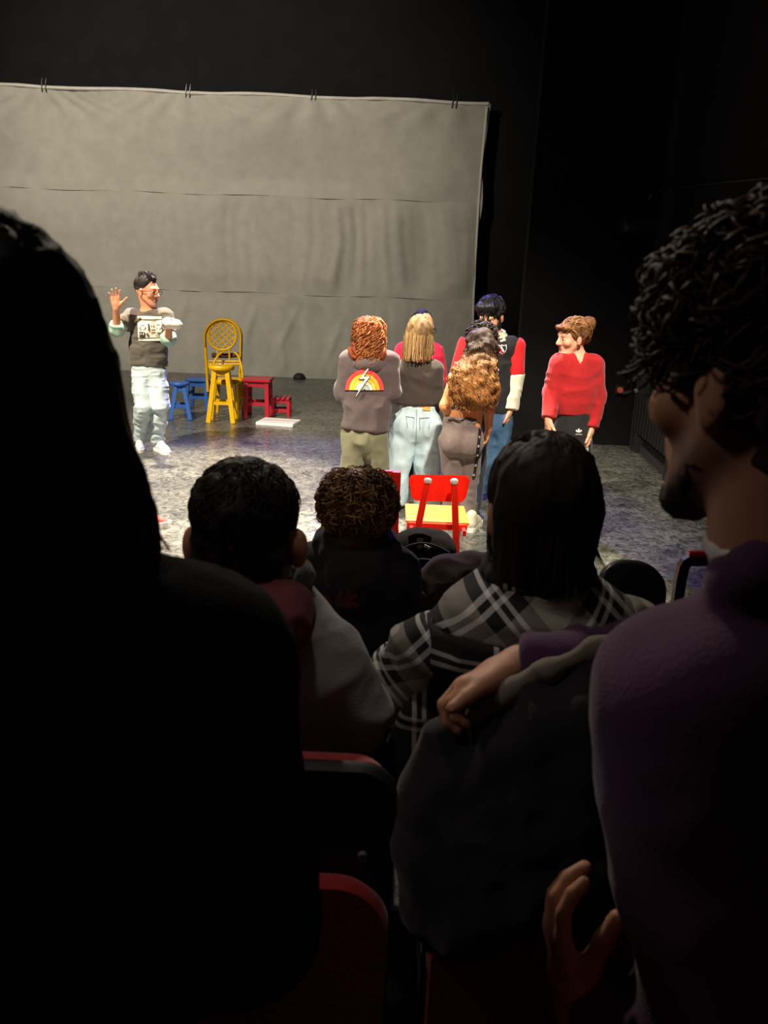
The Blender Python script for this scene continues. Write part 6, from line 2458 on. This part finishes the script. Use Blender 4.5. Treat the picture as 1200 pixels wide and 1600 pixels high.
def plaid_man():
    Y = 1.30
    P = Person('person with straight dark hair in a black and beige plaid overshirt', (845, 1000), Y)
    rt = P.root
    zf = Z2
    rt.location.z = zf
    A = P.at
    f = unit(V3(-.18, 1, -.05))
    c = A(842, 796, .0)
    nb = A(842, 885, -.0)
    shl, shr = A(666, 1018, .03), A(990, 1000, .0)
    chest, waist = A(835, 1030, .03), A(822, 1170, .06)
    pelvis = V3(waist[0], Y + .03, zf + .54)
    B = Sdf(.02)
    p = head(B, c, f, V3(.0, 0, 1), 1.0, nb, .058)
    torso(B, shl, shr, chest, waist, pelvis, (.14, .13, .14), f)
    eL, wL = A(624, 1075, .13), A(660, 1120, .30)
    eR, wR = A(1010, 1080, .05), A(950, 1130, .12)
    for s_, e, w_ in ((shl, eL, wL), (shr, eR, wR)):
        B.cap(s_, e, .046, .042, .03)
        B.cap(e, w_, .042, .027, .02)
    hand(B, wL, V3(.4, .8, 0), V3(0, 0, -1), V3(1, 0, 0), 1, k=.004)
    hand(B, wR, V3(-.4, .8, 0), V3(0, 0, -1), V3(-1, 0, 0), 1, k=.004)
    V, F = B.mesh(.006, 1)
    mesh_obj('body', V, F, SKIN, rt, True, skin_col(V, '#b07a5c'))
    face_parts(rt, c, f, (0, 0, 1), 1.0)
    ff, ll, uu = axes(f)
    R = np.stack([ff, ll, uu])
    H = Sdf(.02)
    H.ell(p(-.016, 0, .038), np.array([.101, .087, .094]), R)
    H.cap(p(-.03, .038, .0), p(-.035, .034, -.09), .052, .042)
    H.cap(p(-.03, -.045, .0), p(-.03, -.05, -.085), .050, .034)
    H.cap(p(.0, -.075, .02), p(-.01, -.076, -.07), .022, .016)
    H.cut(p(.07, 0, .03), ff * .9 - uu * .4)
    H.ell(p(.0, .092, -.015), np.array([.024, .025, .036]), R, .006, 's')
    V, F = H.mesh(.0045, 1)
    V = crumple(V, F, [(.004, (45, 45, 4)), (.002, (90, 90, 6))], 5)
    col = const_col(V, '#231613', .25)
    rng = np.random.default_rng(6)
    pth = []
    top = p(-.02, .0, .130)
    for i in range(420):
        a = rng.uniform(-2.5, 2.5)
        rad = V3(math.sin(a), 0, 0) * .086 + unit(V3(ff[0], ff[1], 0)) * (-.098 * math.cos(a))
        mid = c + V3(0, 0, .03) - ff * .014 + rad
        endz = -.075 - .05 * rng.random()
        end = c + rad * (.80 + .12 * rng.random()) + V3(0, 0, endz) - ff * .014
        ts = np.linspace(0, 1, 14)[:, None]
        st = top + rad * rng.uniform(.05, .35)
        pth.append((1 - ts) ** 3 * st + 3 * (1 - ts) ** 2 * ts * (mid + V3(0, 0, .085)) + 3 * (1 - ts) * ts ** 2 * (mid * 1.0 + rad * .06 - V3(0, 0, .03)) + ts ** 3 * end)
    cc = np.repeat(np.array([lin(random.Random(i).choice(['#2a1a15', '#3a241c', '#1c1210'])) for i in range(420)]), 14, 0)
    V, F, col = join_geo((V, F, col), strands(pth, .0018, .0006, 3, cc))
    # a wisp that hangs over the right side of the neck
    w_ = []
    for i in range(10):
        w_.append([p(-.01, -.082, -.03) + V3(.004 * i * t + .012 * t * t, -.005 * i, -.085 * t) for t in np.linspace(0, 1, 10)])
    V, F, col = join_geo((V, F, col), strands(w_, .0018, .0005, 3, const_col(np.zeros((100, 3)), '#1c1210')))
    mesh_obj('hair', V, F, HAIR, rt, True, col)
    # overshirt: yoke on the bias, body on the straight
    zy = A(830, 1010, -.08)[2]

    def shirt(yoke):
        S = Sdf(.05)
        torso(S, shl + (shr - shl) * .04, shr - (shr - shl) * .04, chest, waist, pelvis, (.178, .176, .184), f, .70, .068, .06)
        S.cap(nb + V3(0, 0, -.015), nb + V3(0, .0, -.07), .085, .14, .05, (V3(0, 1, 0), .8))
        # shirt tail that spreads over the seat edge
        S.cap(A(655, 1120, -.02), A(630, 1195, -.03), .022, .045, .03, (V3(0, 1, 0), .6))
        S.cap(A(660, 1120, -.02), A(690, 1200, -.03), .022, .040, .03, (V3(0, 1, 0), .6))
        S.cap(nb + V3(0, .02, .015), nb + V3(0, .03, .12), .060, .07, .006, None, 's')
        if yoke:
            S.cut(V3(0, 0, zy), V3(0, 0, -1), .002)
        else:
            S.cut(V3(0, 0, zy), V3(0, 0, 1), .002)
            S.cut(V3(0, 0, A(640, 1215)[2]), V3(0, 0, -1))
        return S
    bias = plaid_mat('plaid_bias', True, .135)
    garment('shirt_yoke', shirt(True), .006, bias, rt, [(.006, (7, 7, 8))], 131)
    garment('overshirt', shirt(False), .006, plaid_mat('plaid_straight', False, .13), rt, [(.008, (8, 8, 10)), (.004, (17, 17, 20))], 131)
    for sg, s_, e, w_ in ((-1, shl, eL, wL), (1, shr, eR, wR)):
        S = Sdf(.04)
        S.cap(s_ + V3(-sg * .012, 0, .002), e, .073, .068)
        S.cap(e, w_, .066, .050, .03, None, 'u', (w_, w_ - e))
        S.cut(s_ + V3(-sg * .030, 0, 0), V3(-sg, 0, .25))
        garment('sleeve', S, .006, bias, rt, [(.008, (9, 9, 10)), (.004, (20, 20, 20))], 133)
    K = Sdf(.015)
    for a0, a1 in zip(np.linspace(-2.3, 2.3, 13)[:-1], np.linspace(-2.3, 2.3, 13)[1:]):
        for r_, z_, t_ in ((.074, .018, .013), (.085, -.008, .013)):
            K.cap(nb + V3(r_ * math.sin(a0), -r_ * .85 * math.cos(a0), z_ - .008 * math.cos(a0)), nb + V3(r_ * math.sin(a1), -r_ * .85 * math.cos(a1), z_ - .008 * math.cos(a1)), t_)
    garment('collar', K, .005, plaid_mat('plaid_collar', False, .10), rt)
    seated_legs(rt, 'trousers', cloth_mat('trousers_black', '#101014'), pelvis, (0, 1, 0), zf, zf + .44, thigh=.32, tuck=.16)


def purple_man():
    Y = .70
    P = Person('curly-haired bearded man in a purple sweatshirt turned left at the right edge', (1215, 900), Y)
    rt = P.root
    zf = Z3
    rt.location.z = zf
    A = P.at
    f = unit(V3(-.50, .86, -.10))
    c = A(1205, 590, .02)
    nb = A(1222, 850, -.0)
    shl, shr = A(1062, 1092, -.03), A(1500, 1030, .14)
    chest, waist = A(1290, 1180, .10), A(1330, 1500, .12)
    pelvis = V3(waist[0], Y - .06, zf + .52)
    eL, wL = A(1110, 1640, -.06), A(905, 1578, .02)
    eR, wR = A(1090, 1030, .30), A(812, 1040, .32)
    B = Sdf(.02)
    p = head(B, c, f, V3(.03, 0, 1), 1.02, nb, .060)
    torso(B, shl, shr, chest, waist, pelvis, (.15, .14, .15), f)
    B.cap(shl, eL, .05, .044, .03)
    B.cap(eL, wL, .044, .029, .02)
    B.cap(shr, eR, .05, .044, .03)
    B.cap(eR, wR, .044, .029, .02)
    # right hand: fingers hook over the coat, thumb lies along it
    d1 = unit(A(700, 1075, .30) - wR)
    n1 = V3(.15, -.45, -.85)
    hand(B, wR, d1, n1, V3(.2, -.8, .2), 1.02, (46, 44, 44, 42), 2, (24, 18), .003)
    # left hand: open C in the lap
    d2 = unit(V3(-.32, .30, .88))
    hand(B, wL, d2, V3(.9, .15, .3), V3(.1, -.95, .2), 1.08, (22, 26, 28, 30), 2, (22, 80), .003)
    V, F = B.mesh(.0045, 1)
    sp = [(p(.03, .05, -.07), .04, '#8a6450'), (p(.06, .03, -.10), .035, '#6a4a3a')]
    mesh_obj('body', V, F, SKIN, rt, True, skin_col(V, '#b58264', sp))
    face_parts(rt, c, f, (0, 0, 1), 1.02)
    # stubble
    rng = np.random.default_rng(9)
    ff, ll, uu = axes(f)
    R = np.stack([ff, ll, uu])
    H = Sdf(.03)
    H.ell(p(-.02, 0, .040), np.array([.103, .088, .097]) * 1.02, R)
    H.cap(p(.052, .045, .085), p(.052, -.045, .085), .030, .030)
    H.cap(p(-.045, .03, .0), p(-.045, .02, -.05), .050, .045)
    H.ell(p(.0, .095, -.015), np.array([.03, .03, .042]), R, .006, 's')
    V, F = H.mesh(.006, 1)
    V = crumple(V, F, [(.016, (20, 20, 20)), (.010, (42, 42, 42))], 3)
    col = const_col(V, '#22150f', .3)

    def big_curl(n, keep, seed, L, amp, turns):
        return curls(n, c + uu * .040 - ff * .018, ff, uu, (.104, .090, .098), L, amp, turns, seed, (0, 0, -1), .9, .010, 22, -.12, keep, .5, 1.2)
    pth = big_curl(700, lambda r: not ((r - c) @ ll > .03 and (r - c) @ uu < .045 and (r - c) @ ff > -.05), 31, .075, .012, 1.8)
    front = curls(150, c + uu * .062 + ff * .004, ff, uu, (.090, .080, .065), .075, .012, 2.0, 33, unit(V3(-.3, .4, -1)), 1.1, .012, 22, -.1, lambda r: (r - c) @ ff > .03, .6, .5)
    ear = p(-.002, .085, -.016)
    pth = pth[np.linalg.norm(pth - ear, axis=2).min(1) > .036]
    front = front[np.linalg.norm(front - ear, axis=2).min(1) > .036]
    cc = np.repeat(np.array([lin(random.Random(i).choice(['#2b1a12', '#3d271a', '#1a100b'])) for i in range(len(pth) + len(front))]), 22, 0)
    g = strands(np.concatenate([pth, front]), .0026, .0012, 4, cc)
    V, F, col = join_geo((V, F, col), g)
    mesh_obj('hair', V, F, HAIR, rt, True, col)
    Bd = Sdf(.012)
    Bd.cap(p(.018, .050, -.066), p(.066, .020, -.110), .011, .017)
    Bd.cap(p(.018, -.050, -.066), p(.066, -.020, -.110), .011, .017)
    Bd.ell(p(.075, 0, -.116), (.026, .026, .022))
    V, F = Bd.mesh(.004, 1)
    mesh_obj('beard', crumple(V, F, [(.004, (70, 70, 70))], 4), F, HAIR, rt, True, const_col(V, '#2a1a12', .3))
    S = Sdf(.06)
    torso(S, shl, shr, chest, waist, pelvis, (.165, .165, .17), f, .70, .066, .05)
    S.cap(nb + V3(.012, 0, -.035), nb + V3(.03, .01, -.10), .070, .10, .04, (V3(0, 1, 0), .8))
    S.cap(shl, eL, .080, .064, .05)
    S.cap(eL, wL, .066, .046, .03, None, 'u', (wL + (eL - wL) * .08, wL - eL))
    S.cap(shr, eR, .086, .066, .05)
    S.cap(eR, wR, .060, .042, .03, None, 'u', (wR + (eR - wR) * .03, wR - eR))
    # folded hood / collar roll
    S.cap(A(1146, 902, -.02), A(1196, 872, -.03), .022, .026, .02)
    S.cap(A(1146, 902, -.02), A(1150, 935, .0), .022, .022, .02)
    S.cap(A(1196, 872, -.03), A(1290, 862, -.03), .026, .028, .02)
    S.cut(V3(0, 0, zf + .44), V3(0, 0, -1))
    S.cap(nb + V3(0, .03, .03), nb + V3(0, .03, .14), .066, .07, .006, None, 's')
    garment('sweatshirt', S, .0065, cloth_mat('sweat_purple', '#472345', .3), rt, [(.008, (6, 6, 7)), (.003, (15, 15, 15))], 141)
    T = Sdf(.012)
    for a0, a1 in zip(np.linspace(-2.6, 2.6, 15)[:-1], np.linspace(-2.6, 2.6, 15)[1:]):
        T.cap(nb + V3(.06 * math.sin(a0) + .006, -.058 * math.cos(a0), .004 + .012 * math.sin(a0)), nb + V3(.06 * math.sin(a1) + .006, -.058 * math.cos(a1), .004 + .012 * math.sin(a1)), .011)
    garment('undershirt', T, .004, cloth_mat('undershirt_white', '#d8d4cc'), rt)
    seated_legs(rt, 'trousers', cloth_mat('trousers_black', '#101014'), pelvis, (-.2, 1, 0), zf, zf + .44, thigh=.18, vox=.015)


def coat_on_seat():
    Y = 1.0
    q = at(800, 1150, Y)
    root = thing('coat', 'dark coat with a grey lining edge draped over the seat back under the purple cuff', 'coat', (q[0], Y, q[2] - .3))
    S = Sdf(.03)
    e = [(700, 1128, .02), (745, 1108, .0), (800, 1075, -.02), (860, 1040, -.03), (930, 1010, -.05), (1000, 985, -.06)]
    for a, b in zip(e[:-1], e[1:]):
        pa_, pb_ = at(a[0], a[1], Y + a[2]), at(b[0], b[1], Y + b[2])
        S.cap(pa_ - V3(0, 0, .03), pb_ - V3(0, 0, .03), .022)
        for dz in (.08, .15, .22, .30):
            S.cap(pa_ - V3(0, .02 + .10 * dz, dz), pb_ - V3(0, .02 + .10 * dz, dz), .036)
    S.cap(at(690, 1150, Y), at(668, 1250, Y - .01), .03, .034)
    S.cap(at(672, 1250, Y - .01), at(664, 1420, Y - .03), .032, .036)
    S.cap(at(664, 1330, Y - .03), at(730, 1440, Y - .05), .036, .045)
    V, F = S.mesh(.006, 2)
    V = crumple(V, F, [(.008, (12, 6, 6)), (.004, (24, 18, 14))], 6)
    mesh_obj('shell', V, F, cloth_mat('coat_dark', '#151517'), root)
    E = Sdf(.012)  # paler strip: light along the coat's top edge, put into the colour
    for a, b in zip(e[:-1], e[1:]):
        E.cap(at(a[0], a[1] + 6, Y + a[2] - .012), at(b[0], b[1] + 6, Y + b[2] - .012), .014)
    V, F = E.mesh(.005, 1)
    mesh_obj('lit_edge', crumple(V, F, [(.004, (20, 20, 20))], 2), F, cloth_mat('coat_lit_edge', '#6e665c'), root)


def brown_jacket(x, y, ztop):
    q = at(705, 890, y)
    root = thing('jacket', 'brown jacket bunched over a chair between the backpack and the plaid overshirt', 'jacket', q)
    S = Sdf(.03)
    pts = [(650, 915, .0), (685, 893, .02), (730, 885, .03), (775, 885, .03)]
    for i, (a, b) in enumerate(zip(pts[:-1], pts[1:])):
        S.cap(at(a[0], a[1], y + a[2]), at(b[0], b[1], y + b[2]), .030 if i else .026, .034)
    S.cap(at(662, 922, y), at(690, 940, y - .03), .040, .05)
    S.cap(at(700, 905, y), at(760, 925, y - .02), .045, .06)
    S.cap(at(700, 930, y - .02), at(780, 960, y - .02), .07, .08)
    V, F = S.mesh(.007, 1)
    V = crumple(V, F, [(.009, (7, 6, 16)), (.003, (18, 14, 30))], 9)
    mesh_obj('shell', V, F, cloth_mat('jacket_brown', '#4a3630'), root)
    C2 = Sdf(.01)
    C2.cap(at(652, 930, y - .05), at(672, 950, y - .06), .018, .02)
    V, F = C2.mesh(.005, 1)
    mesh_obj('cuff', V, F, cloth_mat('jacket_brown', '#4a3630'), root)


def frame_chair():
    Y = 2.14
    tl = at(1068, 872, Y)
    root = thing('chair', 'metal-framed chair with a red-edged back rail in front of the purple sweatshirt', 'chair', (tl[0] + .2, Y, 0))
    wd = .42
    x0, zt = tl[0], tl[2]
    zs = .44
    blk = M('chair_frame_black', (.014, .013, .013), .30, spec=.6)
    r = .045
    w2 = .024
    pts = [at(1048, 960, Y), at(1053, 920, Y)]
    pts = [V3(x0 - .035, Y + .02, zs - .02), at(1051, 935, Y), at(1055, 905, Y), at(1060, 884, Y)]
    c0 = at(1075, 868, Y)
    pts += [at(1066, 873.5, Y), c0, V3(c0[0] + .12, Y, c0[2] + .008), V3(c0[0] + .30, Y, c0[2] + .008)]
    ptsr = [V3(c0[0] + .345, Y, c0[2] - .005), V3(c0[0] + .365, Y, c0[2] - .04), V3(c0[0] + .38, Y + .01, zs - .02)]
    allp = pts + ptsr
    # flat bar: two tubes and a web
    b = MB()
    n = len(allp)
    cx = np.mean(allp, 0)
    inner = []
    for i, q in enumerate(allp):
        t = unit(allp[min(i + 1, n - 1)] - allp[max(i - 1, 0)])
        nn = np.cross(t, V3(0, 1, 0))
        if nn @ (cx - q) < 0:
            nn = -nn
        inner.append(q + nn * .028)
    v = []
    for q, iq in zip(allp, inner):
        v += [q + V3(0, -.012, 0), q + V3(0, .012, 0), iq + V3(0, .012, 0), iq + V3(0, -.012, 0)]
    f_ = []
    for i in range(n - 1):
        for j in range(4):
            f_.append((i * 4 + j, i * 4 + (j + 1) % 4, i * 4 + 4 + (j + 1) % 4, i * 4 + 4 + j))
    b.add(v, f_).build('back_frame', blk, root)
    MB().tube([q + V3(0, 0, .002) for q in allp[5:8]], .012, 8).build('lit_top_rail', M('rail_red_light', '#b02a20', .3, coat=.3), root, True)  # red strip paints the light caught on top of the black tube
    MB().box((x0 + .17, Y + .22, zs), (wd, .42, .035), .012).build('seat', blk, root)
    for x in (x0 - .03, x0 + .375):
        MB().tube([V3(x, Y + .02, zs), V3(x, Y - .02, 0)], .013, 8).build('leg', METAL, root, True)
        MB().tube([V3(x, Y + .40, zs), V3(x, Y + .44, 0)], .013, 8).build('leg', METAL, root, True)


long_hair_person()
boy_grey()
curly_boy()
plaid_man()
purple_man()
coat_on_seat()

# seats of the audience
YR2 = .97
q, q1 = at(480, 1197, YR2), at(500, 1385, YR2 - .034)
xr = at(604, 1480, YR2 - .034)[0]
theatre_seat('theatre seat with black shell and dark red padded panel, behind the boy in grey', xr - .225, YR2, Z2, q[2], .46, q1[2], .075)
xl = at(664, 1480, YR2 - .034)[0]
theatre_seat('theatre seat mostly hidden under the dark draped coat', xl + .23, YR2, Z2, at(760, 1205, YR2)[2], .46, at(740, 1462, YR2 - .034)[2], .05)
theatre_seat('theatre seat the person in the black coat sits on', -.16, .36, Z3, 1.00, .46)
theatre_seat('theatre seat the man in the purple sweatshirt sits on', .40, .36, Z3, 1.00, .46)
# front row
q = at(994, 887, 1.66)
round_chair('rounded black chair back right of the plaid shoulder', q[0] - .0, 1.66, q[2], .155, zs=.50)
q = at(735, 905, 2.09)
round_chair('black chair under the brown jacket', q[0], 2.09, q[2] - .10, .16)
q = at(560, 960, 1.80)
round_chair('black chair the curly-haired child sits on', q[0] - .03, 1.70, .70, .30, zs=.37)
brown_jacket(0, 2.05, 0)
frame_chair()

# toe of a red sneaker at the far left of the front row
f0 = gr(232, 824)
sn = thing('sneaker', 'red sneaker with a white sole beside the dark hair at left', 'shoe', f0 * V3(1, 1, 0))
shoe(sn, V3(f0[0] - .125, f0[1], 0), V3(1, .12, 0), .27, '#c8483c', '#f6f3ee', rise=.042)
